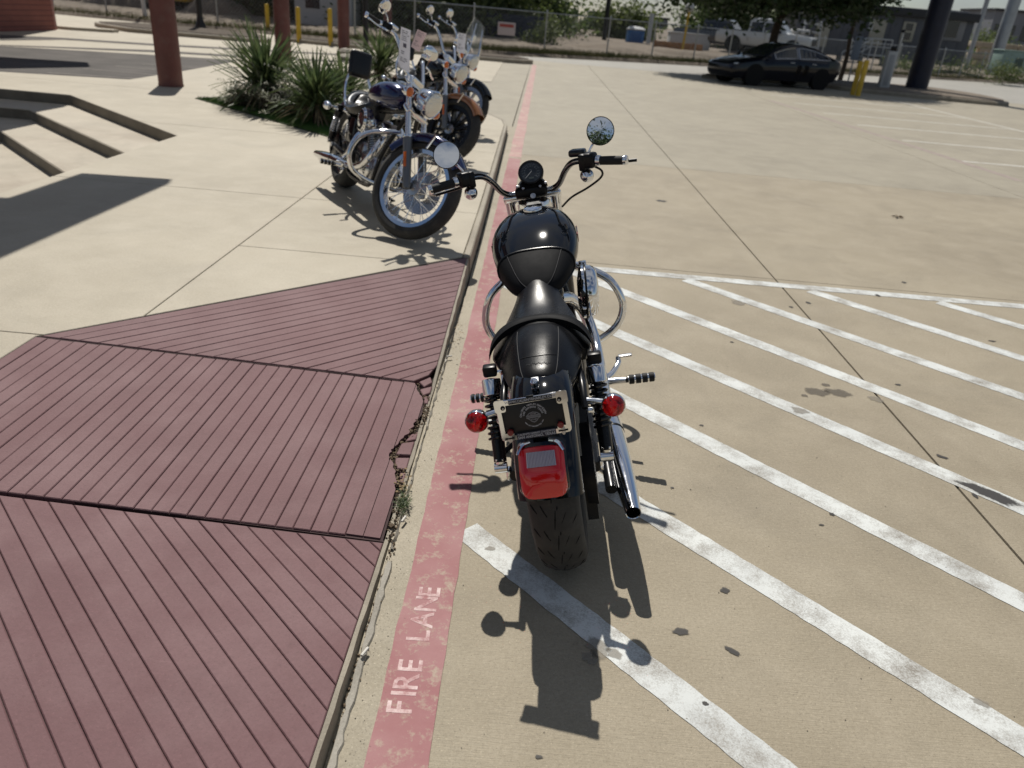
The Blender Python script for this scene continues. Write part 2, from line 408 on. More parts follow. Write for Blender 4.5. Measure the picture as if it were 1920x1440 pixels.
# hatched no-parking area
painted('painted_line', (.10, 5.22), (9.0, 5.27), .105, .0022, M_WHT)
for k, c in enumerate([1.965, 2.815, 3.70, 4.60, 5.45, 6.33, 7.22, 8.14]):
    ymax = min(5.16, c + .115); a = (c - ymax, ymax); xe = min(8.6, c + 4.0)
    painted('painted_line', a, (xe, c - xe), .105, .0018, M_WHT)
for y in (13.08, 15.42, 17.75, 20.0, 22.4, 24.8):
    painted('painted_line', (7.15, y), (12.0, y + .12), .11, .0018, M_WHTF)
painted('painted_line', (12.05, 11), (12.0, 27.6), .11, .0022, M_WHTF)
painted('painted_line', (7.16, 11.4), (6.5, 22.6), .16, .0014, pbr('faded_grey_line', (.30, .25, .22), .9, var=.15))
SPM = {}
def spot(px, py, rx, ry, m, n=14, rot=0.):
    p = G(px, py); pts = []
    for i in range(n):
        a = 2 * math.pi * i / n; q = random.uniform(.72, 1.25)
        x, y = rx * q * math.cos(a), ry * q * math.sin(a)
        pts.append((p.x + x * math.cos(rot) - y * math.sin(rot), p.y + x * math.sin(rot) + y * math.cos(rot)))
    mb = MB(); mb.add([(p.x, p.y, .0027)] + [(p.x + (q[0] - p.x) * .45, p.y + (q[1] - p.y) * .45, .0027) for q in pts] + [(q[0], q[1], .0027) for q in pts],
        [(0, 1 + i, 1 + (i + 1) % n) for i in range(n)] + [(1 + i, 1 + n + i, 1 + n + (i + 1) % n, 1 + (i + 1) % n) for i in range(n)])
    o = mb.build('stain', m, lot, ang=0); at = o.data.attributes.new('fade', 'FLOAT', 'POINT')
    at.data.foreach_set('value', [1.0] * (1 + n) + [0.0] * n)
for a in [(1530, 735, .075, .05), (1572, 737, .085, .055), (1548, 722, .03, .02), (1508, 742, .022, .018)]: spot(*a, M_STAIN)
for a in [(1359, 1108, .022, .014), (1374, 1222, .03, .011, -.5), (1315, 798, .012, .008), (1766, 857, .03, .014, -.6), (1684, 722, .018, .012), (1483, 576, .016, .02), (1515, 568, .018, .024),
          (1645, 554, .02, .03), (1372, 642, .014, .01), (1322, 1320, .01, .008), (1560, 965, .012, .01), (1828, 930, .012, .02), (1275, 1185, .03, .018), (1240, 377, .06, .05), (1695, 530, .02, .03), (1860, 640, .03, .015), (1260, 915, .01, .006), (1540, 985, .012, .006), (1010, 1420, .012, .006)]:
    spot(*a[:4], M_TAR if a[2] < .028 or random.random() < .5 else M_STAIN, rot=a[4] if len(a) > 4 else 0)

for a in [(1852, 926, .13, .045, -.78), (1120, 1216, .05, .035, -.78), (1108, 1232, .03, .03, 0), (1150, 1226, .03, .02, -.7), (918, 1030, .022, .014, 0), (1640, 748, .05, .04, -.7), (1385, 568, .06, .05, -.7), (1500, 770, .05, .04, -.7), (1838, 1318, .03, .016, -.5)]:
    spot(*a[:4], M_CHIP if a[2] < .1 else M_TAR, rot=a[4])
# grit and small stones swept over the lot
gt = MB(); rg0 = random.Random(3)
for _ in range(1500):
    if rg0.random() < .45: x, y = -.34 + abs(rg0.gauss(0, .05)), rg0.uniform(1.0, 9)
    else: x, y = rg0.uniform(-.1, 4.0), rg0.uniform(1.1, 6.5)
    s = rg0.uniform(.0008, .0026) * (1.6 if rg0.random() < .06 else 1); h_ = s * .7
    a = rg0.uniform(0, 3); ca, sa = math.cos(a) * s, math.sin(a) * s * .8; z = .0020
    gt.add([(x - ca, y - sa, z), (x + sa, y - ca, z), (x + ca, y + sa, z), (x - sa, y + ca, z), (x, y, z + h_)], [(0, 1, 4), (1, 2, 4), (2, 3, 4), (3, 0, 4)])
gt.build('grit', pbr('grit_stone', (.22, .19, .15), .9, var=.6, vscale=37), lot, ang=0, kind='stuff')
# dead leaf on the lot
lf = MB(); p = G(1683, 408)
for i in range(5):
    a = i * 1.25 + .3; q = Vector((math.cos(a), math.sin(a), 0)); s = Vector((-q.y, q.x, 0))
    lf.add([p + Vector((0, 0, .006)), p + q * .035 + s * .014 + Vector((0, 0, .022)), p + q * .075 + Vector((0, 0, .010 + .01 * (i % 2))), p + q * .035 - s * .014 + Vector((0, 0, .012))], [(0, 1, 2, 3)])
lf.build('dead_leaf', pbr('dry_leaf', (.10, .065, .03), .8), ang=0, label='curled dry brown leaf lying alone on the concrete lot', cat='leaf')

# ================================================================ walkway, kerb and ramp
ZW = .13
A = [(-3.85, -6), (-2.16, -6), (-2.16, 3.03), (-.405, 4.815), (-.405, 6), (-.425, 8.5), (-.455, 11.5), (-.52, 12.05), (-.75, 12.6), (-1.2, 13.05), (-2.2, 13.8), (-4, 16), (-6.9, 18.5), (-6.73, 14.93), (-6.71, 12.96), (-8.6, 12.45), (-14, 11.2), (-14, 10.66), (-6.35, 10.63), (-3.85, 8.31)]
C_ = [(-2.16, -6), (-.36, -6), (-.36, .1), (-2.16, 1.9)]
walk = MB().prism(A, -.3, ZW - .012).prism(C_, -.3, ZW - .010).build('walkway', M_JOINT, ang=0, kind='structure', label='raised pale concrete walkway beside the parking lot')
for (x0, x1) in ((-15, -1.83), (-1.83, 0)):
    ys = [-6, 3.05, 6.02, 9.0, 12.0, 19] if x0 < -2 else [3.05, 4.62, 6.02, 9.0, 12.0, 19]
    for y0, y1 in zip(ys, ys[1:]):
        q = A
        for nx, ny, c in ((-1, 0, -x0 - .003), (1, 0, x1 - .003), (0, -1, -y0 - .003), (0, 1, y1 - .003)): q = clip(q, nx, ny, c)
        if len(q) > 2: MB().prism(q, ZW - .02, ZW, ch=.003).build('paving_slab', M_WALK, walk, ang=0)
MB().prism(C_, ZW - .02, ZW, ch=.003).build('paving_slab', M_WALK, walk, ang=0)
kp = [(-.352, 4.82), (-.352, 5.2), (-.358, 6.5), (-.375, 8.5), (-.405, 11.5), (-.47, 12.1), (-.71, 12.66), (-1.17, 13.12), (-2.17, 13.87), (-3.97, 16.07)]
ki = [(-.402, 4.815), (-.402, 5.2), (-.405, 6.5), (-.422, 8.5), (-.452, 11.5), (-.517, 12.06), (-.747, 12.61), (-1.197, 13.06), (-2.197, 13.81), (-3.997, 16.0)]
MB().prism(kp + ki[::-1], -.06, ZW + .001, ch=.008).build('kerb', M_KERB, walk, ang=30)

kj = [(-.349, 3.3), (-.349, 5.2), (-.355, 6.5), (-.372, 8.5), (-.402, 11.5), (-.467, 12.1)]
kq = [(x + random.uniform(.004, .012), y) for x, y in [(v.x, v.y) for v in spline([Vector((*p, 0)) for p in kj], 14)]]; kl = [(v.x, v.y) for v in spline([Vector((*p, 0)) for p in kj], 14)]
strip_poly(kl, kq, .0030).build('kerb_joint', M_JOINT, walk, ang=0)
def plane3(a, b, c):
    a, b, c = Vector(a), Vector(b), Vector(c); n = (b - a).cross(c - a); d = n.dot(a)
    return lambda x, y: (d - n.x * x - n.y * y) / n.z
zm = lambda x, y: .02 + .11 * (-.36 - x) / 1.8
zt_ = plane3((-2.16, 3.03, .13), (-.36, 4.86, .13), (-.36, 3.12, .02))
zb_ = plane3((-2.16, 1.91, .13), (-.36, .1, .13), (-.36, 1.95, .02))
crack = [(-.452, 3.105), (-.41, 3.0), (-.378, 2.91), (-.374, 2.83), (-.395, 2.73), (-.415, 2.63), (-.445, 2.52), (-.455, 2.47), (-.43, 2.41), (-.405, 2.35), (-.39, 2.27), (-.376, 2.15), (-.374, 1.965)]
PM = [(-2.155, 1.925), (-.374, 1.962)] + crack[::-1] + [(-2.155, 3.022)]
PT = [(-2.14, 3.04), (-.46, 3.125), (-.40, 3.20), (-.374, 3.31), (-.374, 4.815)]
PB = [(-2.155, 1.905), (-.374, 1.942), (-.374, .12)]
ramp = MB()
for poly, zf in (([(-2.17, 1.93), (-.372, 1.955)] + [(x - .004, y) for x, y in crack[::-1]] + [(-2.17, 3.03)], zm), ([(-2.16, 3.03), (-.465, 3.12), (-.405, 3.20), (-.372, 3.31), (-.372, 4.84)], zt_), ([(-2.16, 1.905), (-.365, 1.95), (-.365, .11)], zb_)):
    ramp.prism(poly, -.25, zf=lambda x, y, zf=zf: zf(x, y) - .006)
ramp = ramp.build('kerb_ramp', M_RAMPB, ang=0, kind='structure', label='maroon ribbed concrete kerb ramp with crumbled lower edge')
W_ = .0572; gr = .0024
def strips(poly, zf, nx, ny, c0, c1):
    c = c0
    while c < c1:
        q = clip(clip(poly, nx, ny, c + W_ - gr / 2), -nx, -ny, -(c + gr / 2))
        if len(q) > 2:
            ar = abs(sum(q[i][0] * q[(i + 1) % len(q)][1] - q[(i + 1) % len(q)][0] * q[i][1] for i in range(len(q)))) / 2
            if ar > 2e-4:
                dz = random.uniform(-.001, .001)
                MB().prism(q, None, zf=lambda x, y: zf(x, y) + dz, th=.02, ch=.0027).build('ramp_strip', M_RAMP, ramp, ang=0)
        c += W_
_rc = random.Random(12); crk = []
for (xa, ya), (xb, yb) in zip(crack, crack[1:]):
    for i in range(6): crk.append((xa + (xb - xa) * i / 6 + _rc.uniform(-.006, .006), ya + (yb - ya) * i / 6))
crk.append(crack[-1]); crk[0] = (crack[0][0], 3.105)
PL_ = [p for p in [(-2.155, 1.925), (-.455, 1.96), (-.455, 3.103), (-2.155, 3.022)]]
nst = int((2.16 - .46) / W_); xs0 = -2.16 + nst * W_
strips(clip(PL_, 1, 0, xs0), zm, 1, 0, -2.16, xs0 - .01)
for c0_ in (xs0, xs0 + W_):
    a_, b_ = c0_ + gr / 2, c0_ + W_ - gr / 2; mb = MB()
    for (xa, ya), (xb, yb) in zip(crk, crk[1:]):
        if min(xa, xb) <= a_ + .002: 
            if max(xa, xb) <= a_ + .004: continue
        xa2, xb2 = max(a_ + .001, min(xa, b_)), max(a_ + .001, min(xb, b_))
        mb.prism([(a_, yb), (xb2, yb), (xa2, ya), (a_, ya)], None, zf=zm, th=.03)
    if mb.v: mb.build('ramp_strip', M_RAMP, ramp, ang=0)
r2 = math.sqrt(.5)
strips(PT, zt_, r2, -r2, -2.14 * r2 - 3.04 * r2 - .004, 3)
strips(PB, zb_, -r2, -r2, -1.135, 3)
# broken pieces along the worn edge
M_RAMPC = M_RAMP
def chunk(pts, z=.022, tilt=(0, 0), m=M_RAMPC):
    cx = sum(p[0] for p in pts) / len(pts); cy = sum(p[1] for p in pts) / len(pts)
    pts = [(cx + (p[0] - cx) * .86, cy + (p[1] - cy) * .88) for p in pts]
    MB().prism(pts, None, zf=lambda x, y: z + tilt[0] * (x - cx) + tilt[1] * (y - cy), th=.03, ch=.003).build('broken_piece', m, ramp, ang=0)
chunk([(-.44, 3.125), (-.385, 3.175), (-.368, 3.12), (-.405, 3.075)], .028, (.1, .1))
chunk([(-.425, 3.055), (-.366, 3.105), (-.366, 3.03), (-.40, 2.99)], .022)
chunk([(-.395, 2.985), (-.366, 3.015), (-.366, 2.93), (-.382, 2.925)], .018, (-.15, 0))
chunk([(-.40, 2.66), (-.368, 2.70), (-.368, 2.61), (-.415, 2.585)], .016, (.1, -.1))
chunk([(-.425, 2.575), (-.368, 2.60), (-.368, 2.49), (-.435, 2.485)], .020, (0, .05))
chunk([(-.432, 2.475), (-.368, 2.48), (-.368, 2.385), (-.408, 2.39), (-.425, 2.43)], .017, (.05, 0))
chunk([(-.395, 2.375), (-.368, 2.375), (-.368, 2.30), (-.383, 2.29)], .015)
sheet('soil_pocket', [(x - .012, y) for x, y in crack] + [(-.362, 1.97), (-.362, 3.33), (-.42, 3.22), (-.475, 3.13)], -.004, pbr('crack_soil', (.030, .022, .016), .95, var=.4, vscale=60), ramp)
rub = MB()
for _ in range(420):
    t = random.random(); i = int(t * (len(crack) - 1)); a, b = crack[i], crack[min(i + 1, len(crack) - 1)]; u = random.random()
    x = a[0] + (b[0] - a[0]) * u + abs(random.gauss(0, .017)); y = a[1] + (b[1] - a[1]) * u + random.gauss(0, .016)
    x = min(x, -.357)
    s = random.uniform(.0015, .006) * (2.2 if random.random() < .07 else 1); rub.box((x, y, .012 + s * .3), (s * 1.5, s, s * .8), Matrix.Rotation(random.uniform(0, 3), 3, Vector((random.random(), random.random(), 1)).normalized()))
for _ in range(260):
    y = random.uniform(1.2, 2.2) if random.random() < .6 else random.uniform(3.0, 8)
    x = -.352 + abs(random.gauss(0, .010)); s = random.uniform(.0015, .005)
    rub.box((x, y, .004 + s * .3), (s * 1.5, s, s * .8), Matrix.Rotation(random.uniform(0, 3), 3, 'Z'))
rub.build('rubble', M_SOIL, ramp, ang=0, kind='stuff')
# edge of the ramp along the gutter: grey face and crumbling sealant
def zedge(y): return zt_(-.365, y) if y > 3.12 else (zb_(-.365, y) if y < 1.95 else .016)
fy = [y for y in np.arange(-.0, 4.83, .06)]
mb = MB(); n = len(fy)
xo = [-.354 + random.uniform(-.002, .002) for _ in fy]
vs = [(-.3725, y, min(.128, zedge(y)) - .003) for y in fy] + [(x - .006, y, min(.128, zedge(y)) - .006) for x, y in zip(xo, fy)] + [(x, y, -.02) for x, y in zip(xo, fy)]
mb.add(vs, [(j * n + i, j * n + i + 1, (j + 1) * n + i + 1, (j + 1) * n + i) for j in (0, 1) for i in range(n - 1)]); mb.f = [f[::-1] for f in mb.f]
mb.build('kerb_face', M_KERB, ramp, ang=0)
for y0, y1, wd in ((-.2, 1.90, .019), (1.93, 3.5, .008)):
    yy = np.arange(y0, y1, .03)
    l = [(-.347 + random.uniform(-.004, .003), y) for y in yy]; r = [(-.347 + wd + random.uniform(-.005, .004), y) for y in yy]
    mb = MB(); m = len(yy)
    mb.add([(p[0], p[1], .004) for p in l] + [(p[0] + .002, p[1], .013 + random.uniform(-.003, .003)) for p in l] + [(p[0] - .003, p[1], .009 + random.uniform(-.002, .002)) for p in r] + [(p[0], p[1], .003) for p in r],
           [(j * m + i, (j + 1) * m + i, (j + 1) * m + i + 1, j * m + i + 1) for j in range(3) for i in range(m - 1)])
    mb.f = [f for f in mb.f]; mb.build('joint_sealant', M_FILL, ramp, ang=25)
# cigarette ends and a paper scrap in the gutter
for px, py, rz, m in ((757, 973, 1.3, 'w'), (684, 1222, 1.2, 'w'), (842, 668, .6, 'w')):
    q = G(px, py, .02); d = Vector((math.cos(rz), math.sin(rz), 0)) * .016
    MB().tube([q - d, q + d], .0042, 8).build('cigarette_end', pbr('paper_white', (.62, .60, .55), .8), label={757: 'white cigarette end lying by the weed tuft at the kerb', 684: 'crushed white cigarette end in the gutter beside the lettering', 842: 'white cigarette end at the top of the ramp crack'}[px], cat='litter')
# weed tuft growing out of the crack
wd_ = MB(); q = G(757, 945, .01)
for _ in range(150):
    a = random.uniform(0, 6.28); L = random.uniform(.015, .05); o = q + Vector((random.gauss(0, .008), random.gauss(0, .028), 0)); d = Vector((math.cos(a), math.sin(a), random.uniform(.5, 1.6))).normalized(); s = Vector((-d.y, d.x, 0)).normalized() * .0012
    e = o + d * L + Vector((0, 0, -.25 * L)); mid = o + d * L * .6
    wd_.add([o - s, o + s, mid + s, mid - s, e], [(0, 1, 2, 3), (3, 2, 4)])
wd_.build('weed_tuft', leafmat('weed', (.05, .085, .03), (.12, .15, .06), .6, 60, .25), ang=0, label='small green weed tuft growing from the cracked ramp edge', cat='weed')
dl = MB()
for _ in range(60):
    px, py = (random.gauss(757, 8), random.gauss(905, 14)) if random.random() < .6 else (random.gauss(856, 6), random.gauss(632, 14))
    o = G(px, py, .018 + random.random() * .008); a = random.uniform(0, 6.28); d = Vector((math.cos(a), math.sin(a), random.uniform(-.2, .3))) * random.uniform(.006, .016); s = Vector((-d.y, d.x, 0)) * .35
    dl.add([o, o + d * .5 + s, o + d, o + d * .5 - s], [(0, 1, 2, 3)])
dl.build('leaf_litter', pbr('straw_leaf', (.19, .135, .07), .85, var=.5, vscale=80), ang=0, kind='stuff', label='dry leaf crumbs caught in the kerb crack')

# sunken steps left of the walkway
MB().prism([(-14, -6), (-3.86, -6), (-3.86, 7.2), (-6.33, 9.3), (-14, 9.3)], -.5, -.26).build('sunken_court', M_STEP, ang=0, kind='structure', label='lower concrete court at the foot of the steps')
st = MB().prism([(-14, 9.08), (-6.33, 9.05), (-3.858, 6.60), (-3.858, 10.6), (-14, 11.5)], -.5, -.13, ch=.01).build('step', M_STEP, ang=0, kind='structure', label='lowest wide concrete step')
st = MB().prism([(-14, 9.98), (-6.52, 9.95), (-3.856, 7.48), (-3.856, 10.9), (-14, 11.6)], -.5, 0.0, ch=.01).build('step', M_STEP, ang=0, kind='structure', label='middle wide concrete step')

MB().prism([(-14, 10.652), (-6.345, 10.622), (-3.853, 8.30), (-3.853, 8.40), (-6.31, 10.70), (-14, 10.73)], -.4, .1285).build('step', M_STEP, ang=0, kind='structure', label='topmost riser of the wide concrete steps')
M_RIS = concrete('dark_riser', (.20, .17, .125), (.12, .10, .075), (.27, .235, .18), stains=.6, seed=51.)  # riser faces get a darker, browner concrete than the treads
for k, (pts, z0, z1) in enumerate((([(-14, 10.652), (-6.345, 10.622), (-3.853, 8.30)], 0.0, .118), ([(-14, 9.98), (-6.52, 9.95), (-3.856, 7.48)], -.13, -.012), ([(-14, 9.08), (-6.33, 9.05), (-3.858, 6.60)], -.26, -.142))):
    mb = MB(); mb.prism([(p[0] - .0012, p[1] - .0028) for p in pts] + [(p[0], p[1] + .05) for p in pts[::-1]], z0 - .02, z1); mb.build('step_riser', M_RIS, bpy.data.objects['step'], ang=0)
# driveway with its concrete bands
drive = MB().prism([(-8.58, 12.5), (-6.74, 13.0), (-6.76, 14.93), (-7.03, 18.4), (-7.6, 20.05), (-9.34, 19.42), (-12.31, 18.2), (-26, 12.6), (-26, 7.8)], -.2, .012).build('driveway', M_ASPH, ang=0, kind='structure', label='dark asphalt driveway behind the steps')
far = MB().prism([(-26, 12.62), (-12.31, 18.22), (-7.6, 20.07), (-6.0, 19.3), (-1.2, 20.3), (-1.4, 33), (-40, 38), (-40, 12)], -.2, .010).build('apron', M_WALK, ang=0, kind='structure', label='pale concrete apron beyond the driveway')
for pts in ([(0, 86.5), (290, 99), (440, 108), (700, 121), (700, 118), (440, 104.5), (290, 95), (0, 85)], [(0, 77), (120, 75.5), (290, 86.5), (440, 94), (700, 108), (700, 105.5), (440, 91), (290, 83), (120, 72), (0, 66)]):
    MB().prism([(G(*p).x, G(*p).y) for p in pts], -.2, .0145).build('shadow_band', M_ASPH, far, ang=0)  # asphalt-dark strips stand in for shadows and recessed slits across the apron
for a, b in (((90, 138), (300, 152)), ((155, 130), (300, 143)), ((215, 125), (300, 133)), ((265, 121), (380, 130))):
    a, b = G(*a), G(*b); mb = ragged((a.x, a.y), (b.x, b.y), .09); mb.v = [(x, y, .0165) for x, y, _ in mb.v]; mb.build('painted_line', pbr('old_grey_line', (.19, .175, .155), .9, var=.2), drive, ang=0)

# kerbed islands
def island(name, pts, h, label, mtop):
    o = MB().prism(pts, -.1, h, ch=.03).build(name, M_KERB, ang=30, kind='structure', label=label)
    c = Vector((sum(p[0] for p in pts) / len(pts), sum(p[1] for p in pts) / len(pts)))
    inn = [tuple(c + (Vector(p) - c) * (1 - .16 / max(.5, (Vector(p) - c).length))) for p in pts]
    MB().prism(inn, h - .05, h + .03, ch=.03).build('planting_bed', mtop, o, ang=30); return o
def rnd(pts, n=3):
    P = [Vector((*p, 0)) for p in pts]; P = P + P[:1]; return [(v.x, v.y) for v in spline(P, n)][:-1]
island('kerb_island', rnd([(-.28, 29.7), (-1.2, 30.9), (-5.5, 31.6), (-9.0, 31.2), (-9.3, 29.9), (-5.5, 29.3), (-1.2, 29.1)]), .15, 'mulched kerb island ending the fire lane stripe', M_MULCH)
island('kerb_island', rnd([(-13.9, 27.2), (-10.0, 27.6), (-9.6, 28.8), (-11, 30.6), (-14.5, 30.9), (-16, 29)]), .15, 'mulched kerb island around the black pole', M_MULCH)
island('kerb_island', rnd([(6.1, 30.7), (7.2, 32.3), (10.5, 34.2), (14.5, 35.8), (17.4, 36.2), (18.3, 33.5), (17.3, 29.9), (15.0, 29.7), (12.0, 30.3), (10.6, 31.6), (8.4, 31.4)]), .14, 'dry planted kerb island behind the dark sedan', M_DIRT)

# land beyond the street
BND = [(-80, 42), (-40, 38), (-14, 34.0), (-3, 34.3), (3.3, 38.2), (12, 44), (20, 49), (32, 57), (70, 78), (140, 110)]
bl = spline([Vector((*p, 0)) for p in BND], 10)
vd = [0, .18, .2, .8, 1.6, 3, 5, 8, 12, 18, 28, 45, 80, 160, 420]
mb = MB(); rows = []
from mathutils import noise as mnoise
for i, p in enumerate(bl):
    d = (bl[min(i + 1, len(bl) - 1)] - bl[max(i - 1, 0)]).normalized(); nrm = Vector((-d.y, d.x, 0))
    for v in vd:
        q = p + nrm * v
        z = 0.12 if v <= .18 else .10 + .30 * min(1, v / 4) + (mnoise.noise(Vector((q.x * .5, q.y * .5, 3))) * .22 + mnoise.noise(Vector((q.x * 1.7, q.y * 1.7, 9))) * .10) * min(1, v / 1.5) * (1 if v < 30 else .6)
        if v == 0: z = -.05
        if v > 40: z = .3 + (v - 40) * .004
        rows.append((q.x, q.y, z))
m = len(vd)
mb.add(rows, [(i * m + j, (i + 1) * m + j, (i + 1) * m + j + 1, i * m + j + 1) for i in range(len(bl) - 1) for j in range(m - 1)])
mb.build('construction_ground', M_DIRT, ang=60, kind='structure', label='rough bare earth of the building site behind the street')
mb = MB(); mb.add([(p.x + n_.x, p.y + n_.y, .19 + .1 * (k == 1)) for p, n_ in [(bl[i], Vector((-(bl[min(i + 1, len(bl) - 1)] - bl[max(i - 1, 0)]).normalized().y, (bl[min(i + 1, len(bl) - 1)] - bl[max(i - 1, 0)]).normalized().x, 0))) for i in range(len(bl))] for k, n_ in ((0, n_ * .22), (1, n_ * 1.0))],
       [(2 * i, 2 * i + 2, 2 * i + 3, 2 * i + 1) for i in range(len(bl) - 1)])
gr_ = MB(); rg = random.Random(5)
for i in range(26000):
    k = rg.uniform(14, len(bl) - 12); a = bl[int(k)].lerp(bl[int(k) + 1], k % 1); d = (bl[int(k) + 1] - bl[int(k)]).normalized(); nn = Vector((-d.y, d.x, 0))
    t = abs(rg.gauss(0, .45)) + .2; o = a + nn * t + Vector((0, 0, .08 + .06 * min(t, 3))); L = rg.uniform(.08, .30); e = o + Vector((rg.gauss(0, .12), rg.gauss(0, .12), L)); s = d * .012
    gr_.add([o - s, o + s, e], [(0, 1, 2)])
gr_.build('verge_grass', M_VERGE, ang=0, kind='stuff', label='thin grass verge along the far kerb')
# ================================================================ motorcycles
CHROME = pbr('chrome', (.80, .81, .83), .07, 1.0, rvar=.04, vscale=9)
STEEL = pbr('brushed_steel', (.50, .50, .51), .32, 1.0, rvar=.08, vscale=12)
GREYM = pbr('grey_fork_metal', (.17, .175, .18), .42, .7, rvar=.08, vscale=9)
BLKP = pbr('black_gloss_paint', (.0035, .0046, .0070), .5, coat=1., spec=0.)
BLKM = pbr('black_satin_metal', (.008, .0085, .010), .30, .0, rvar=.08, vscale=10, spec=.35)
BLKX = pbr('black_plastic', (.007, .007, .008), .36, rvar=.1, vscale=12, spec=.28)
RUB = pbr('tyre_rubber', (.034, .033, .031), .78, var=.25, vscale=14, bump=.06, bscale=200, dust=.10)
GRV = pbr('tread_groove', (.004, .004, .004), .95)
GRIP = pbr('grip_rubber', (.012, .012, .012), .7, bump=.1, bscale=300)
DARK = pbr('dark_void', (.003, .003, .003), .9)
REDL = pbr('red_lens', (.64, .006, .010), .07, coat=1.)
CLRL = pbr('clear_lens', (.42, .36, .40), .15, coat=.8, metal=.6)
REDS = pbr('signal_lens', (.80, .010, .012), .04, coat=1., trans=.85, ior=1.12)
AMBL = pbr('amber_lens', (.75, .16, .01), .15, coat=.8, trans=.2)
REFO = pbr('orange_reflector', (.55, .11, .01), .25, coat=.5)
MIRR = pbr('mirror_glass', (.90, .91, .92), .012, 1.0)
ALU = pbr('cast_aluminium', (.42, .42, .43), .3, 1.0, rvar=.1, vscale=14)
def leather(name, col, spec=.40, r0=.24, r1=.36):
    m, t, b = _nt(name); v = _vec(t)
    vo = t.nodes.new('ShaderNodeTexVoronoi'); vo.inputs['Scale'].default_value = 420; t.links.new(v, vo.inputs['Vector'])
    n = _noise(t, v, 30, 6, .6); n2 = _noise(t, v, 7, 6, .6)
    b.inputs['Base Color'].default_value = (*col, 1); b.inputs['Specular IOR Level'].default_value = spec
    t.links.new(_ramp(t, n2, .35, .7, (r0,) * 3 + (1,), (r1,) * 3 + (1,)), b.inputs['Roughness'])
    a = t.nodes.new('ShaderNodeMath'); a.operation = 'MULTIPLY_ADD'; a.inputs[1].default_value = .5; t.links.new(vo.outputs[0], a.inputs[0]); t.links.new(n, a.inputs[2])
    _bump(t, b, a.outputs[0], .09, .003); MATS[name] = m; return m
LEA = leather('black_leather', (.0075, .0078, .009))
BIBL = leather('dull_leather', (.009, .0095, .011), .07, .5, .68)
PASL = leather('smooth_leather', (.0065, .0068, .008), .15, .22, .34)
STITCH = pbr('grey_thread', (.045, .045, .048), .7)

def wheel(root, name, c, R, w_, style, M=None, disc=None):
    """rim with tyre, hub, spokes or cast blades, brake disc as sub-parts"""
    rr = R - w_ * .62 - .03; h = w_ / 2
    if style == 'spoke': rm = [(rr - .004, -h * .62), (rr + .022, -h * .66), (rr + .026, -h * .6), (rr + .008, -h * .4), (rr - .006, -.012), (rr - .006, .012), (rr + .008, h * .4), (rr + .026, h * .6), (rr + .022, h * .66), (rr - .004, h * .62), (rr - .018, 0), (rr - .004, -h * .62)]
    else: rm = [(rr - .02, -h * .6), (rr + .022, -h * .66), (rr + .026, -h * .6), (rr + .005, -.02), (rr + .005, .02), (rr + .026, h * .6), (rr + .022, h * .66), (rr - .02, h * .6), (rr - .03, 0), (rr - .02, -h * .6)]
    rim = MB(M).lathe(rm, c, (1, 0, 0), 48).build('wheel', {'spoke': CHROME, 'cast': ALU, 'black': BLKM}[style], root); rim.name = name
    pr = [(rr + .018, -h * .60), (rr + .03, -h * .80), (rr + .30 * (R - rr), -h * .93), (rr + .55 * (R - rr), -h), (R - .045, -h * .97), (R - .026, -h * .86), (R - .012, -h * .62), (R - .003, -h * .3), (R, 0),
          (R - .003, h * .3), (R - .012, h * .62), (R - .026, h * .86), (R - .045, h * .97), (rr + .55 * (R - rr), h), (rr + .30 * (R - rr), h * .93), (rr + .03, h * .80), (rr + .018, h * .60)]
    tyre = MB(M).lathe(pr, c, (1, 0, 0), 64).build('tyre', RUB, rim, ang=60)
    cx = Vector(c)
    MB(M).lathe([(1e-4, -.075), (.022, -.075), (.022, -.05), (.05, -.045), (.052, -.03), (.03, -.022), (.03, .022), (.052, .03), (.05, .045), (.022, .05), (.022, .075), (1e-4, .075)], c, (1, 0, 0), 24).build('hub', STEEL if style == 'spoke' else ALU, rim)
    if style == 'spoke':
        sp = MB(M)
        for k in range(40):
            a = 2 * math.pi * k / 40; sd_ = 1 if k % 2 else -1; da = .62 * (1 if (k // 2) % 2 else -1)
            p0 = cx + Vector((sd_ * .038, math.cos(a + da) * .047, math.sin(a + da) * .047)); p1 = cx + Vector((sd_ * .006, math.cos(a) * (rr - .01), math.sin(a) * (rr - .01)))
            sp.tube([p0, p1], .0021, 5)
        sp.build('spokes', CHROME, rim, kind='stuff')
    else:
        for k in range(9 if style == 'cast' else 13):
            n_ = 9 if style == 'cast' else 13; a = 2 * math.pi * k / n_; d = Vector((0, math.cos(a), math.sin(a))); s = Vector((0, -math.sin(a), math.cos(a)))
            MB(M).loft([[cx + d * r0 + s * q * wd + Vector((x, 0, 0)) for q, x in ((-1, -.018), (1, -.018), (1, .018), (-1, .018))] for r0, wd in ((.03, .016), (.1, .009), (rr - .01, .013))]).build('blade', BLKM if style == 'black' else ALU, rim)
    if disc:
        for sx in disc:
            dm = MB(M).lathe([(.055, sx * .070), (.055, sx * .074), (.145, sx * .074), (.145, sx * .070), (.055, sx * .070)], c, (1, 0, 0), 36).build('brake_disc', STEEL, rim)
            ho = MB(M)
            for ring, rad in ((0, .085), (1, .105), (2, .125)):
                for k in range(12):
                    a = 2 * math.pi * (k + ring * .33) / 12; ho.lathe([(.0055, -.003), (.0055, .0035), (1e-4, .0036)], cx + Vector((sx * .0722, math.cos(a) * rad, math.sin(a) * rad)), (sx, 0, 0), 8)
            ho.build('disc_holes', DARK, rim, kind='stuff')
    return rim, tyre

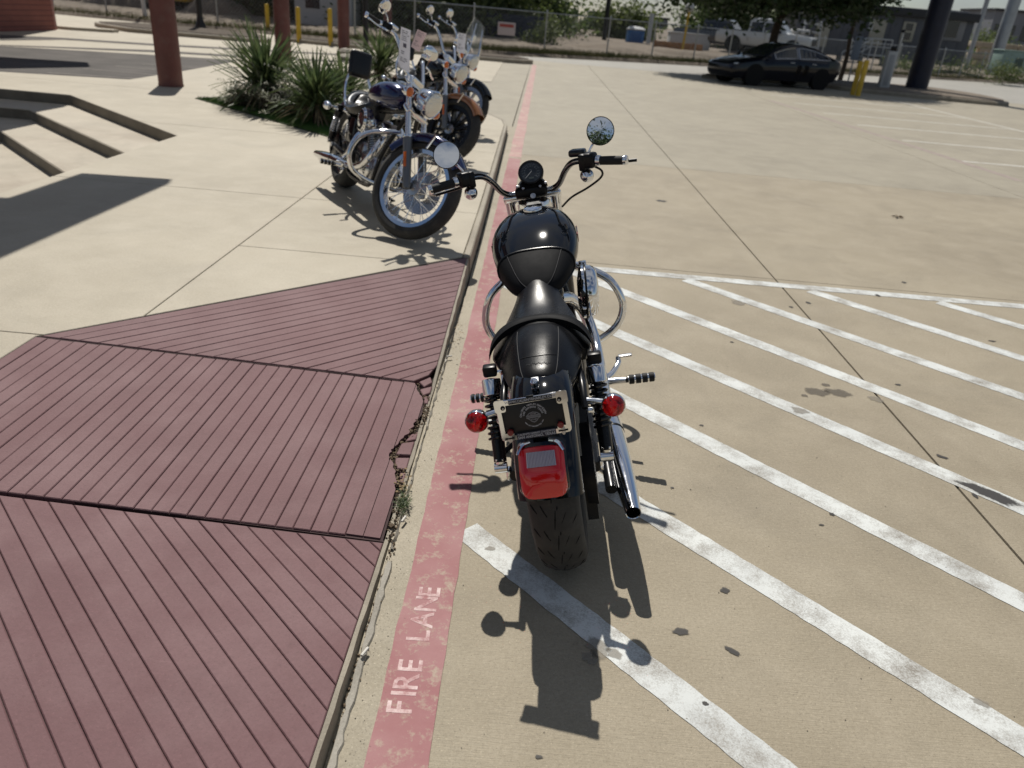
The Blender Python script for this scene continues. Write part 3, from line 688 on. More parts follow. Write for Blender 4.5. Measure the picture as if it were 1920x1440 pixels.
def fender(root, name, c, R, hw, a0, a1, skirt, m, M=None, n=28):
    rings = []; cx = Vector(c)
    prof = [(-hw, -skirt), (-hw, -skirt * .35), (-hw * .93, -.008), (-hw * .75, .004), (-hw * .4, .012), (0, .015), (hw * .4, .012), (hw * .75, .004), (hw * .93, -.008), (hw, -skirt * .35), (hw, -skirt)]
    prof = prof + [(x * .965, r - .004) for x, r in prof[::-1]]
    for i in range(n + 1):
        a = a0 + (a1 - a0) * i / n; d = Vector((0, math.cos(a), math.sin(a))); e = min(1, min(i, n - i) / 3) ** .5 if name == 'x' else 1
        rings.append([cx + Vector((x, 0, 0)) + d * (R + r) for x, r in prof])
    return MB(M).loft(rings).build(name, m, root, ang=45)

def seat_rings(tab, zb=.63, n=18, p=2.3):
    out = []
    for y, hw, zt, zs in tab:
        r = [Vector((hw * math.sin(-math.pi / 2 + math.pi * i / n), y, zs + (zt - zs) * (1 - abs(math.sin(-math.pi / 2 + math.pi * i / n)) ** p))) for i in range(n + 1)]
        r += [Vector((hw * .93, y, zs - .03)), Vector((hw * .6, y, min(zb, zs - .03))), Vector((-hw * .6, y, min(zb, zs - .03))), Vector((-hw * .93, y, zs - .03))]
        out.append(r)
    return out
def interp_tab(tab, k=4):
    T = np.array(tab); m = len(T); u = np.linspace(0, m - 1, (m - 1) * k + 1); out = []
    for x in u:
        i = min(int(x), m - 2); t = x - i; p0 = T[i - 1] if i else 2 * T[0] - T[1]; p3 = T[i + 2] if i + 2 < m else 2 * T[-1] - T[-2]; p1, p2 = T[i], T[i + 1]
        out.append(tuple(.5 * (2 * p1 + (p2 - p0) * t + (2 * p0 - 5 * p1 + 4 * p2 - p3) * t * t + (3 * p1 - p0 - 3 * p2 + p3) * t ** 3)))
    return out
TANK = interp_tab([(1.105, .03, .885, .83), (1.075, .085, .912, .785), (1.0, .132, .931, .757), (.9, .160, .932, .746), (.8, .168, .912, .741), (.7, .154, .876, .732), (.6, .118, .828, .72), (.53, .080, .785, .715), (.495, .035, .755, .725)], 4)
def tank_pt(row, a, off=0.):
    y, hw, zt, zb = row; c, s = math.cos(a), math.sin(a); zc = (zt + zb) / 2
    return Vector(((hw + off) * math.copysign(abs(c) ** .72, c), y, zc + ((zt - zb) / 2 + off) * math.copysign(abs(s) ** .78, s)))

def helix(mb, a, b, r, wire, turns, n=7):
    a, b = Vector(a), Vector(b); d, u, w_ = frame_of(b - a); L = (b - a).length
    mb.tube([a + d * (L * i / (turns * 12)) + (u * math.cos(i * math.pi / 6) + w_ * math.sin(i * math.pi / 6)) * r for i in range(turns * 12 + 1)], wire, n)

def bullet(root, name, c, d, r, lens, shell=CHROME, M=None, L=1.0):
    """bullet signal: chrome shell tapering forward, lens facing d"""
    o = MB(M).lathe([(r * .98, .004), (r * 1.04, 0), (r * 1.04, -.008), (r * .95, -.022 * L), (r * .72, -.042 * L), (r * .4, -.054 * L), (1e-4, -.058 * L)], c, d, 22).build(name, shell, root)
    MB(M).lathe([(r * .97, .002), (r * .93, .010), (r * .78, .019), (r * .5, .025), (1e-4, .028)], c, d, 22).build('lens', lens, o)
    return o

def motorcycle(o):
    """o: options. Local frame: rear contact at origin, +Y forward, +X to the rider's right."""
    root = empty('motorcycle', label=o['label'], cat='motorcycle', group=o.get('group'))
    P = o['paint']; main = o.get('main'); wb = o.get('wb', 1.52); st = o.get('steer', 0.)
    ax = Vector((0, -.5, .866)); piv = Vector((0, 1.19, .90)); fs = wb - 1.52
    S = Matrix.Translation(Vector((0, fs, 0))) @ Matrix.Translation(piv) @ Matrix.Rotation(st, 4, ax) @ Matrix.Translation(-piv)
    B = lambda: MB(); F = lambda: MB(S)
    # ---- wheels
    rim, tyre = wheel(root, 'rear_wheel', (0, 0, .32), .32, .152, o.get('rstyle', 'black'), disc=(-1,))
    if main:
        g = MB()
        for k in range(24):
            a0 = 2 * math.pi * k / 24
            for (x0, x1, da, ln) in ((-.003, .005, 0, .19), (.018, .034, .05, .11), (-.020, -.036, .13, .11), (.048, .064, .02, .08), (-.048, -.064, .16, .08), (.010, .012, .19, .04)):
                pts = []
                for q in (0, .5, 1):
                    x = x0 + (x1 - x0) * q; aa = a0 + da + ln * q; xa = abs(x); rr = .3205 - .003 * min(1, xa / .023) - max(0, xa - .023) / .024 * .009 - max(0, xa - .047) / .018 * .006
                    d = Vector((0, -math.cos(aa), math.sin(aa))); t_ = Vector((0, math.sin(aa), math.cos(aa)))
                    s = Vector((1, 0, 0)) * (.0022 if q == .5 else .0010) + t_ * (.0016 if abs(x1 - x0) > .008 else 0)
                    pts.append((Vector((x, 0, .32)) + d * rr - s, Vector((x, 0, .32)) + d * rr + s))
                g.add([pts[0][0], pts[0][1], pts[1][1], pts[2][1], pts[2][0], pts[1][0]], [(0, 1, 2, 5), (5, 2, 3, 4)])
        g.build('tread_grooves', GRV, rim, ang=0, kind='stuff')
    fR = o.get('fR', .33)
    wheel(root, 'front_wheel', (0, 1.52, fR), fR, o.get('fw', .10), o.get('fstyle', 'black'), S, disc=o.get('fdisc', (-1,)))
    # ---- fenders
    if main: fender(root, 'rear_fender', (0, 0, .32), .349, .092, RAD(161), RAD(62), .085, P)
    else: fender(root, 'rear_fender', (0, 0, .32), .372, .095, RAD(178), RAD(62), .10, P)
    fender(root, 'front_fender', (0, 1.52, fR), fR + .025, .07, RAD(150), RAD(42), .055, P, S)
    for sx in (-1, 1): F().tube([(sx * .074, 1.50, fR + .26), (sx * .072, 1.52, fR + .36)], .008, 6).build('fender_bracket', CHROME, root)
    # ---- frame, swingarm, axle
    fr = B()
    for sx in (-1, 1):
        fr.tube([(sx * .04, 1.17 + fs, .74), (sx * .10, 1.10, .45), (sx * .11, 1.02, .24), (sx * .11, .85, .19), (sx * .11, .45, .19), (sx * .11, .36, .30), (sx * .105, .34, .60)], .016, 8, 5)
        fr.tube([(sx * .12, .42, .29), (sx * .125, .2, .305), (sx * .125, -.02, .32)], .021, 8, 4)
    fr.tube([(0, 1.2 + fs, .80), (0, .9, .74), (0, .55, .70), (0, .3, .66)], .022, 10, 4)
    fr.tube([(0, 1.16 + fs, .90), (0, 1.24 + fs, .755)], .035, 14)
    fr.build('frame', BLKM, root)
    B().tube([(-.15, 0, .32), (.15, 0, .32)], .013, 12).box((.148, 0, .32), (.016, .035, .035), bev=.004).box((-.148, 0, .32), (.016, .035, .035), bev=.004).build('axle', CHROME, root)
    for sx in (-1, 1):
        a = B().tube([(sx * .114, .25, .600), (sx * .117, .12, .606), (sx * .120, .03, .602), (sx * .122, -.03, .580), (sx * .122, -.062, .556)], [.012, .012, .012, .011, .010], 10, 5).build('fender_strut', BLKM if main else CHROME, root)
        B().lathe([(.010, 0), (.010, .012), (.006, .016), (1e-4, .017)], (sx * .130, -.062, .548), (sx, 0, 0), 10).build('bolt', CHROME, a)
    # ---- shocks
    for sx in (-1, 1):
        top, bot = Vector((sx * .168, .125, .605)), Vector((sx * .170, -.002, .345)); d = (bot - top).normalized()
        sh = B().tube([top + d * .02, top + d * .16, top + d * .165, bot - d * .02], [.013, .013, .022, .021], 14).build('shock_absorber', BLKM, root)
        s_ = B(); helix(s_, top + d * .055, top + d * .195, .0265, .0048, 8); s_.build('spring', STEEL if not main else BLKP, sh)
        B().lathe([(.012, 0), (.029, .003), (.031, .010), (.031, .052), (.027, .056), (.012, .057)], top, d, 20).build('shock_cover', CHROME if main else BLKM, sh)
        B().tube([bot + Vector((sx * .02, 0, 0)), bot - Vector((sx * .02, 0, 0))], .018, 14).box(bot - d * .02, (.03, .03, .035), bev=.005).build('shock_eye', CHROME, sh)
        B().box(top + Vector((0, .012, .022)), (.045, .036, .038), bev=.008).build('mount_cap', BLKX, sh)
    # ---- drive belt side
    pul = B().lathe([(.03, -.012), (.105, -.012), (.11, -.009), (.11, .009), (.105, .012), (.03, .012), (.03, -.012)], (.108, 0, .32), (1, 0, 0), 30).build('belt_pulley', BLKM, root)
    bt = []
    for i in range(40):
        a = math.pi / 2 + math.pi * i / 39 * 1.0 if i < 20 else 0
    ring = [Vector((.108, .112 * math.cos(a), .32 + .112 * math.sin(a))) for a in np.linspace(RAD(95), RAD(275), 16)] + [Vector((.108, .62 + .05 * math.cos(a), .30 + .05 * math.sin(a))) for a in np.linspace(RAD(-90), RAD(90), 10)]
    bm_ = B(); n = len(ring); cen = [p + Vector((sx, 0, 0)) for p in ring for sx in (-.012, .012)]
    out = []
    for i, p in enumerate(ring):
        nn = (ring[(i + 1) % n] - ring[i - 1]).cross(Vector((1, 0, 0))).normalized(); out.append([p + Vector((-.012, 0, 0)), p + Vector((.012, 0, 0)), p + Vector((.012, 0, 0)) + nn * .005, p + Vector((-.012, 0, 0)) + nn * .005])
    bm_.loft(out + out[:1], cap=False).build('drive_belt', RUB, root)
    gd = [[Vector((x, .135 * math.cos(a) * 1.0, .32 + .135 * math.sin(a))) for x in (.092, .128, .128, .125, .125, .092)] for a in np.linspace(RAD(60), RAD(205), 16)]
    for r in gd:
        for j in (2, 3): pass
    gm = B()
    rg_ = []
    for a in np.linspace(RAD(70), RAD(212), 18):
        d = Vector((0, math.cos(a), math.sin(a))); c0 = Vector((0, 0, .32))
        rg_.append([c0 + d * .135 + Vector((.094, 0, 0)), c0 + d * .138 + Vector((.127, 0, 0)), c0 + d * .10 + Vector((.130, 0, 0)), c0 + d * .10 + Vector((.127, 0, 0)), c0 + d * .134 + Vector((.124, 0, 0)), c0 + d * .131 + Vector((.094, 0, 0))])
    gm.loft(rg_).build('belt_guard', BLKX, root)
    B().loft([[Vector((x, y, z)) for x, y in ((.088, -.10 - dy), (.122, -.10 - dy), (.122, -.094 - dy), (.088, -.094 - dy))] for z, dy in ((.40, -.02), (.30, .02), (.19, .015))]).build('mud_guard', BLKX, root)
    # ---- engine
    en = B().box((0, .80, .31), (.20, .40, .20), bev=.05, seg=4).box((0, .55, .36), (.18, .22, .22), bev=.05, seg=3).build('engine', BLKM if main else ALU, root)
    for sgn, yc in ((1, .86), (-1, .74)):
        d = Vector((0, sgn * math.sin(RAD(22.5)), math.cos(RAD(22.5)))); b0 = Vector((0, yc, .39))
        cy = B(); prof = []
        for k in range(10): prof += [(.060, k * .017), (.086, k * .017 + .002), (.086, k * .017 + .0085), (.060, k * .017 + .0105)]
        cy.lathe(prof, b0, d, 26).build('cylinder', BLKM if main else ALU, en, ang=30)
        MB().box(b0 + d * .215, (.165, .145, .085), Matrix.Rotation(-sgn * RAD(22.5), 3, 'X'), bev=.025, seg=3).build('rocker_cover', CHROME if not main else BLKP, en)
    B().lathe([(1e-4, .0), (.12, 0), (.125, .01), (.12, .03), (.08, .04), (1e-4, .042)], (-.10, .86, .30), (-1, 0, 0), 30, scale=(1, .72)).lathe([(1e-4, 0), (.085, 0), (.09, .01), (.085, .028), (1e-4, .04)], (-.10, .52, .33), (-1, 0, 0), 28).build('primary_cover', CHROME, en)
    B().lathe([(1e-4, 0), (.10, 0), (.105, .012), (.09, .03), (1e-4, .036)], (.098, .80, .30), (1, 0, 0), 28, scale=(1, .8)).build('cam_cover', CHROME, en)
    # air cleaner
    if main:
        ac = B().lathe([(.04, -.01), (.086, 0), (.092, .008), (.092, .042), (.086, .056), (.07, .066), (.03, .071), (1e-4, .072)], (.150, .73, .640), (1, 0, -.05), 34, scale=(1.0, 1.12)).build('air_cleaner', CHROME, root)
        B().lathe([(.094, .018), (.0955, .020), (.0955, .024), (.094, .026)], (.150, .73, .640), (1, 0, -.05), 34, scale=(1.0, 1.12)).build('seam_band', BLKX, ac)
        B().box((.172, .80, .735), (.03, .02, .012), bev=.003).build('bolt', CHROME, ac)
    else:
        ac = B().lathe([(.05, -.02), (.085, 0), (.088, .01), (.088, .05), (.075, .066), (.03, .074), (1e-4, .075)], (.13, .78, .62), (1, 0, 0), 32).build('air_cleaner', CHROME, root)
        rb = B()
        for k in range(24):
            a = 2 * math.pi * k / 24; d = Vector((0, math.cos(a), math.sin(a))); rb.tube([Vector((.196, .78, .62)) + d * .035, Vector((.20, .78, .62)) + d * .06, Vector((.186, .78, .62)) + d * .084], .0035, 5)
        rb.build('cover_ribs', BLKM, ac, kind='stuff')
    # ---- exhaust (right side)
    ex = B().tube([(.06, .96, .545), (.11, 1.03, .51), (.158, 1.05, .43), (.184, .98, .345), (.192, .85, .298), (.194, .65, .274), (.195, .50, .262)], .0255, 14, 7).build('exhaust_pipe', CHROME, root)
    B().tube([(.07, .62, .53), (.12, .58, .50), (.155, .56, .42), (.165, .52, .34), (.165, .42, .285), (.165, .30, .265)], .0215, 14, 7).build('exhaust_pipe', CHROME, root)
    d_ = Vector((.228, -.125, .205)) - Vector((.192, .52, .262)); L_ = d_.length
    mf = B().lathe([(.021, -.02), (.023, 0), (.033, .02), (.038, .06), (.0405, .20), (.0405, .34), (.0385, .42), (.0325, .54), (.0250, L_ - .012), (.0240, L_), (.0218, L_ - .002), (.0218, L_ - .10), (1e-4, L_ - .10)], (.192, .52, .262), d_, 28).build('muffler', CHROME, root)
    B().lathe([(.0217, L_ - .09), (1e-4, L_ - .0895)], (.192, .52, .262), d_, 20).lathe([(.0222, L_ - .004), (.0216, L_ - .088)], (.192, .52, .262), d_, 20).build('pipe_bore', DARK, mf)
    B().lathe([(.0408, .205), (.0420, .207), (.0420, .217), (.0408, .219)], (.192, .52, .262), d_, 28).build('clamp_band', BLKX, mf)
    if main:
        B().tube([(.166, .30, .27), (.168, .12, .245), (.172, -.005, .218)], [.016, .0195, .0195], 16).build('lower_muffler', BLKM, root)
    else:
        B().tube([(.168, .36, .250), (.180, .2, .222), (.200, -.06, .190)], [.022, .033, .029], 18).build('lower_muffler', CHROME, root)
    # ---- pegs and pedals
    for sx in (-1, 1):
        x0 = .298 if sx > 0 else .268; x1 = .404 if sx > 0 else .345; pr = []
        n = 4
        pg = B().tube([(sx * .15, .70, .262), (sx * .21, .69, .262), (sx * (x0 - .01), .68, .264)], [.017, .015, .012], 12).build('peg_bracket', CHROME, root)
        B().tube([(sx * (x0 - .012), .68, .264), (sx * (x0 + .004), .68, .264)], .0115, 10).build('peg_pivot', BLKX, pg)
        B().tube([(sx * x0, .68, .264), (sx * x1, .68, .263)], .0165, 14).build('foot_peg', CHROME, pg)
        seg = (x1 - x0) / n
        for k in range(n): B().lathe([(.0162, 0), (.0192, .002), (.0192, seg - .007), (.0162, seg - .005)], (sx * (x0 + k * seg + .002), .68, .264), (sx, 0, 0), 16).build('peg_rubber', GRIP, pg)
    B().tube([(.19, .70, .262), (.235, .74, .268), (.27, .80, .285), (.272, .82, .296), (.275, .825, .302)], [.014, .013, .012, .011, .011], 10, 5).build('brake_pedal', CHROME, root)
    B().box((.302, .825, .306), (.058, .022, .010), bev=.004).build('pedal_pad', STEEL, root)
    B().tube([(-.16, .62, .25), (-.21, .70, .26), (-.22, .84, .29), (-.265, .85, .29)], .008, 8, 4).build('shift_lever', CHROME, root)
    B().tube([(-.11, .62, .19), (-.17, .60, .10), (-.235, .57, .0 + .062 - .0), (-.262, .56, .052)], [.013, .012, .011, .014], 8, 4).build('kickstand', BLKM, root)
    # ---- engine guard
    if o.get('guard'):
        gx = o['guard']
        for sx in (-1, 1):
            k = gx if sx > 0 or not main else gx * .87
            B().tube([(sx * .045, 1.205, .635), (sx * .13, 1.18, .615), (sx * .215 * k, 1.15, .585), (sx * .285 * k, 1.135, .535), (sx * .325 * k, 1.13, .455), (sx * .328 * k, 1.13, .385), (sx * .290 * k, 1.125, .315), (sx * .20, 1.11, .265), (sx * .06, 1.09, .23)], .0168, 14, 7).build('engine_guard', CHROME, root)
    # ---- tank, cap, bib
    na = 28
    tk = B().loft([[tank_pt(r, 2 * math.pi * k / na) for k in range(na)] for r in TANK]).build('fuel_tank', o.get('tankpaint', P), root, ang=60)
    B().lathe([(.030, -.012), (.031, .004), (.037, .006), (.0375, .011), (.034, .0165), (.02, .020), (1e-4, .0212)], (.004, .935, .930), (0, -.05, 1), 28).build('fuel_cap', CHROME, tk)
    if main:
        bb = B(); rows = [r for r in TANK if .49 <= r[0] <= .672]; an = np.linspace(RAD(-18), RAD(198), 23)
        bib = bb.loft([[tank_pt(r, a, .0055) for a in an] for r in rows], closed=False, cap=False).build('tank_bib', BIBL, root, ang=60)
        r0 = rows[0]
        B().tube([tank_pt(r0, a, .0058) for a in an], .0042, 8).build('piping', LEA, bib)
        for aa in (52, 128):
            B().tube([tank_pt(r, RAD(aa), .0066) for r in rows], .0011, 5).build('stitching', STITCH, bib)
        for aa in (-18, 198): B().tube([tank_pt(r, RAD(aa), .0058) for r in rows], .0035, 6).build('piping', LEA, bib)
    else:
        B().box((0, .80, .918), (.05, .34, .012), bev=.004).build('tank_console', CHROME if o.get('console') else BLKM, tk)
    # badge strips on the tank sides
    if main:
        for sx in (-1, 1):
            v = B().box((sx * .1665, .86, .835), (.006, .12, .035), bev=.0025)
            v.build('tank_badge', pbr('badge_red', (.22, .02, .015), .3, coat=.6), tk)
    # ---- seat
    if main:
        rid = interp_tab([(.58, .040, .808, .785), (.553, .060, .800, .768), (.50, .080, .773, .722), (.44, .104, .749, .692), (.38, .129, .735, .667), (.32, .149, .730, .650), (.26, .161, .730, .640), (.20, .161, .725, .636), (.17, .15, .715, .638)], 4)
        rs = B().loft(seat_rings(rid, .62)).build('rider_seat', LEA, root, ang=60)
        pas = interp_tab([(.25, .110, .722, .662), (.22, .128, .732, .650), (.15, .132, .731, .644), (.08, .123, .719, .640), (.02, .109, .706, .638), (-.03, .092, .695, .636), (-.058, .070, .683, .636), (-.066, .05, .674, .642)], 4)
        ps = B().loft(seat_rings(pas, .62, p=2.8)).build('passenger_seat', PASL, root, ang=60)
        arc = []
        for i in range(33):
            t = (-1 + 2 * i / 32) * .86; at = abs(t); y = .272 - .095 * at ** 1.8; x = .170 * math.sin(t * math.pi / 2); z = .736 - .104 * (at ** 2.3); g_ = 1 + 1.3 * at ** 1.4
            arc.append([Vector((x + (.006 * t if dz < 0 else 0), y + dy * g_, z + dz)) for dy, dz in ((-.020, .001), (-.012, .006), (.010, .006), (.018, .001), (.016, -.022), (-.018, -.022))])
        sp_ = B().loft(arc).build('seat_strap', BIBL, root, ang=50)
        for dy, dz in ((-.014, .0062), (.0095, .0062)): B().tube([(r[0] + Vector((0, .020 + dy, dz - .004))) for r in arc], .0009, 4).build('stitching', STITCH, sp_)
        for xx in (-.066, .066):
            pp = []
            for y in np.linspace(.20, -.05, 14):
                row = [np.interp(y, [q[0] for q in pas][::-1], [q[k] for q in pas][::-1]) for k in (1, 2, 3)]
                x = xx * (row[0] / .132) ** .6; s_ = min(1, abs(x) / row[0]); pp.append((x, y, row[2] + (row[1] - row[2]) * (1 - s_ ** 2.8) + .0008))
            B().tube(pp, .0011, 5).build('stitching', STITCH, ps)
        row_at = lambda y: [np.interp(y, [q[0] for q in pas][::-1], [q[k] for q in pas][::-1]) for k in (1, 2, 3)]
        pp = []
        for x in np.linspace(-.056, .056, 12):
            r_ = row_at(.022 + .01 * (x / .056) ** 2); pp.append((x, .022 + .01 * (x / .056) ** 2, r_[2] + (r_[1] - r_[2]) * (1 - (abs(x) / r_[0]) ** 2.8) + .0008))
        B().tube(pp, .0011, 5).build('stitching', STITCH, ps)
        # embossed script on the back of the seat
        sc_ = B(); q = []
        for i in range(46):
            x = -.036 + .072 * i / 45; y = -.015 + .004 * math.sin(i * 1.7) + .003 * math.sin(i * .6) - x * .05; r_ = row_at(y); q.append((x, y, r_[2] + (r_[1] - r_[2]) * (1 - (abs(x) / r_[0]) ** 2.8) + .0006))
        sc_.tube(q, .0009, 4); sc_.build('embossed_script', STITCH, ps)
        kb = B().lathe([(.007, 0), (.007, .014), (.012, .016), (.0125, .026), (.0115, .034), (.006, .038), (1e-4, .039)], (-.012, -.112, .664), (0, -.35, 1), 14).build('seat_screw', CHROME, root)
        B().box((-.012, -.098, .676), (.022, .05, .004), Matrix.Rotation(RAD(16), 3, 'X'), bev=.001).build('seat_tab', STEEL, root)
    else:
        rid = interp_tab([(.60, .05, .79, .755), (.55, .085, .775, .73), (.47, .135, .735, .69), (.38, .165, .71, .66), (.30, .172, .715, .65), (.24, .17, .76, .65), (.20, .155, .78, .66)], 4)
        B().loft(seat_rings(rid, .60)).build('rider_seat', LEA, root, ang=60)
        pas = interp_tab([(.22, .12, .775, .70), (.15, .125, .79, .69), (.05, .115, .785, .68), (-.06, .10, .765, .68), (-.10, .07, .74, .69)], 4)
        B().loft(seat_rings(pas, .64)).build('passenger_seat', LEA, root, ang=60)
        rimp = [(.172 * math.cos(a), .36 + .16 * math.sin(a), .735 + (.035 if math.sin(a) < 0 else .02) * abs(math.sin(a)) - .05 * abs(math.cos(a)) ** 3) for a in np.linspace(RAD(165), RAD(375), 26)]
        B().tube(rimp, .012, 8).build('seat_welt', pbr('grey_piping', (.30, .31, .32), .35), root)
        if o.get('backrest'):
            br = B().box((0, -.13, .965), (.185, .062, .205), Matrix.Rotation(RAD(12), 3, 'X'), bev=.03, seg=4).build('backrest', LEA, root)
            for sx in (-1, 1): B().tube([(sx * .125, .14, .63), (sx * .125, .02, .72), (sx * .10, -.09, .82), (sx * .06, -.14, .93), (sx * .05, -.15, 1.0)], .011, 8, 4).build('backrest_bar', CHROME, br)
    # under-seat bodies
    B().box((.09, .36, .50), (.10, .22, .20), bev=.03).build('oil_tank', BLKP, root)
    B().box((-.09, .36, .50), (.10, .22, .20), bev=.03).build('side_cover', BLKP, root)
    # ---- front end
    for sx in (-1, 1):
        lo = Vector((sx * .098, 1.52 - .02, fR)); up = Vector((sx * .098, 1.52 - .02 - (1.0 - fR) * math.tan(RAD(29.5)), 1.0)); d = (up - lo)
        ft = F().tube([lo + d * .42, up - d * .06], .0205, 16).build('fork_tube', CHROME, root)
        F().lathe([(1e-4, -.035), (.022, -.033), (.027, -.01), (.027, .03), (.0285, .20), (.031, .27), (.031, .305), (.024, .312), (.021, .316)], lo, d, 18).build('fork_leg', GREYM if not main else BLKM, ft)
        F().lathe([(.0315, .305), (.033, .307), (.033, .322), (.024, .33)], lo, d, 18).build('dust_cover', CHROME, ft)
        if not main: F().box(lo + d.normalized() * .155 + Vector((sx * .029, .0, 0)), (.006, .020, .10), Matrix.Rotation(RAD(29.5), 3, 'X'), bev=.002).build('fork_reflector', REFO, ft)
    tt = lambda z: 1.50 - (z - fR) * math.tan(RAD(29.5))
    for z, hgt, w2 in ((.940, .026, .245), (.775, .036, .245)):
        F().box((0, tt(z) - .005, z), (w2, .07, hgt), Matrix.Rotation(RAD(-29.5), 3, 'X'), bev=.012, seg=3).build('triple_clamp', CHROME if not main else CHROME, root)
    hx = o.get('hl', (0, tt(.86) + .12, .875)); hr = .072 if main else .085
    hd = F().lathe([(1e-4, -.13), (hr * .5, -.125), (hr * .85, -.09), (hr, -.04), (hr * 1.02, 0), (hr * 1.10, .004), (hr * 1.12, .014), (hr * 1.02, .022), (hr * .96, .018)], hx, (0, 1, -.08), 28).build('headlight', CHROME, root)
    F().lathe([(hr * .97, .012), (hr * .9, .024), (hr * .6, .034), (1e-4, .038)], hx, (0, 1, -.08), 28).build('lens', pbr('headlight_glass', (.62, .64, .66), .10, coat=1., metal=.95, bump=.9, bscale=45), hd)
    # ---- handlebar and controls
    by = o.get('bar_up', 0.); bk = o.get('bar_back', 0.)
    H = lambda x, y, z: (x, y - bk * max(0, (z - .96)) / .12, z + by * min(1, max(0, (z - .965) / .115)))
    for sx in (-1, 1):
        path = [(0, 1.130, .965), (sx * .05, 1.130, .965), (sx * .094, 1.126, .969), (sx * .122, 1.10, .992), (sx * .150, 1.052, 1.045), (sx * .178, 1.012, 1.078), (sx * .215, .985, 1.087), (sx * .285, .945, 1.084), (sx * .385, .905, 1.077)]
        hb = F().tube([H(*p) for p in path], .0127, 12, 6).build('handlebar', CHROME if not main else pbr('dark_chrome', (.33, .33, .34), .12, 1.0), root)
        cb = F()
        for q, (dx, dy, dz) in enumerate(((0, -.016, .012), (sx * -.006, -.020, -.004))):
            cb.tube([Vector(H(*p)) + Vector((dx, dy, dz)) for p in path[2:7]], .0042, 6, 5)
        cb.build('cables', BLKX, hb)
        F().box(H(sx * .247, .967, 1.087), (.058, .055, .058), Matrix.Rotation(sx * RAD(-26), 3, 'Z'), bev=.013, seg=3).box(H(sx * .228, .978, 1.083), (.03, .062, .066), Matrix.Rotation(sx * RAD(-26), 3, 'Z'), bev=.009).build('control_housing', BLKX, hb)
        F().lathe([(.013, 0), (.0195, .002), (.0205, .010), (.0195, .018), (.017, .02)], H(sx * .272, .953, 1.0845), (sx * .92, -.36, -.06), 18).build('grip_collar', CHROME, hb)
        F().tube([H(sx * .288, .9435, 1.0838), H(sx * .330, .927, 1.081), H(sx * .374, .9095, 1.0778)], [.0165, .0172, .0168], 16).build('grip', GRIP, hb)
        F().lathe([(.0165, 0), (.0185, .002), (.0188, .012), (.016, .018), (1e-4, .0195)], H(sx * .372, .910, 1.078), (sx * .92, -.36, -.06), 18).build('grip_end', CHROME, hb)
        F().tube([H(sx * .24, .998, 1.075), H(sx * .285, 1.012, 1.068), H(sx * .35, .985, 1.062), H(sx * (.43 if sx > 0 else .40), .972, 1.060)] if sx > 0 or not main else [H(-.24, .998, 1.062), H(-.285, 1.005, 1.05), H(-.34, .985, 1.045), H(-.375, .975, 1.042)], [.009, .007, .006, .0065], 8, 4).build('lever', BLKX if main else CHROME, hb)
        if sx > 0 or not main: F().box(H(sx * .206, 1.004, 1.116), (.066, .046, .028), Matrix.Rotation(sx * RAD(-20), 3, 'Z'), bev=.010, seg=3).build('brake_reservoir', BLKP if main else CHROME, hb)
        if main:
            bullet(hb, 'front_turn_signal', H(sx * .232, .975, 1.030), (0, 1, 0), .026, AMBL, M=S, L=.7)
            F().tube([H(sx * .232, .97, 1.035), H(sx * .238, .975, 1.065)], .007, 8).build('signal_stalk', CHROME, hb)
        else:
            bullet(hb, 'front_turn_signal', Vector((sx * .175, tt(.86) + .055, .86)), (0, 1, 0), .032, AMBL, M=S)
            F().tube([(sx * .09, tt(.86) + .03, .86), (sx * .175, tt(.86) + .03, .86)], .008, 8).build('signal_stalk', CHROME, hb)
        mc = Vector(o['mirror'](sx)) if 'mirror' in o else Vector((sx * .302, .985, 1.186))
        mc = Vector(H(mc.x, mc.y, mc.z)) if 'mirror' not in o else mc
        mst = F().tube([H(sx * .243, .985, 1.105), Vector(H(sx * .258, .995, 1.125)).lerp(mc, .25), mc + Vector((-sx * .012, .014, -.03)), mc + Vector((0, .014, 0))], .0052, 8, 5).build('mirror_stalk', CHROME, hb)
        n_ = Vector(o['mnorm'][sx]) if 'mnorm' in o else Vector((-sx * .15, -1, .25)); n_.normalize(); mr = o.get('mr', .0535)
        mi = F().lathe([(1e-4, -.022), (mr * .6, -.02), (mr * .93, -.010), (mr, 0), (mr, .004), (mr * .95, .0055), (mr * .945, .003)], mc, n_, 32, scale=o.get('mscale', (1, 1))).build('mirror', BLKX if main else CHROME, root)
        F().lathe([(mr * .946, .0032), (mr * .5, .0040), (1e-4, .0043)], mc, n_, 32, scale=o.get('mscale', (1, 1))).build('mirror_glass', MIRR, mi)
    F().box((0, 1.13, .968), (.135, .05, .042), bev=.012, seg=3).tube([(-.045, 1.13, .965), (-.045, 1.15, .925)], .018, 12).tube([(.045, 1.13, .965), (.045, 1.15, .925)], .018, 12).build('bar_riser', BLKX if main else CHROME, root)
    if main:
        F().tube([(.262, .985, 1.06), (.292, 1.0, 1.035), (.288, 1.02, 1.005), (.235, 1.06, .965), (.165, 1.11, .925), (.12, 1.16, .88)], .0045, 7, 6).build('brake_hose', BLKX, root)
        # speedometer on its bracket
        nS = Vector((0, -.80, .60)).normalized(); cS = Vector((.009, 1.135, 1.045))
        sp = F().lathe([(1e-4, -.075), (.030, -.072), (.046, -.05), (.052, -.012), (.0535, 0), (.052, .006), (.046, .0065), (.0455, .002)], cS, nS, 36).build('speedometer', BLKX, root)
        u_ = Vector((1, 0, 0)); v_ = nS.cross(u_).normalized(); v_ = v_ if v_.z > 0 else -v_
        F().lathe([(.0456, .0025), (1e-4, .0026)], cS, nS, 36).build('dial', pbr('dial_face', (.010, .016, .022), .35, coat=.5), sp)
        tk_ = F()
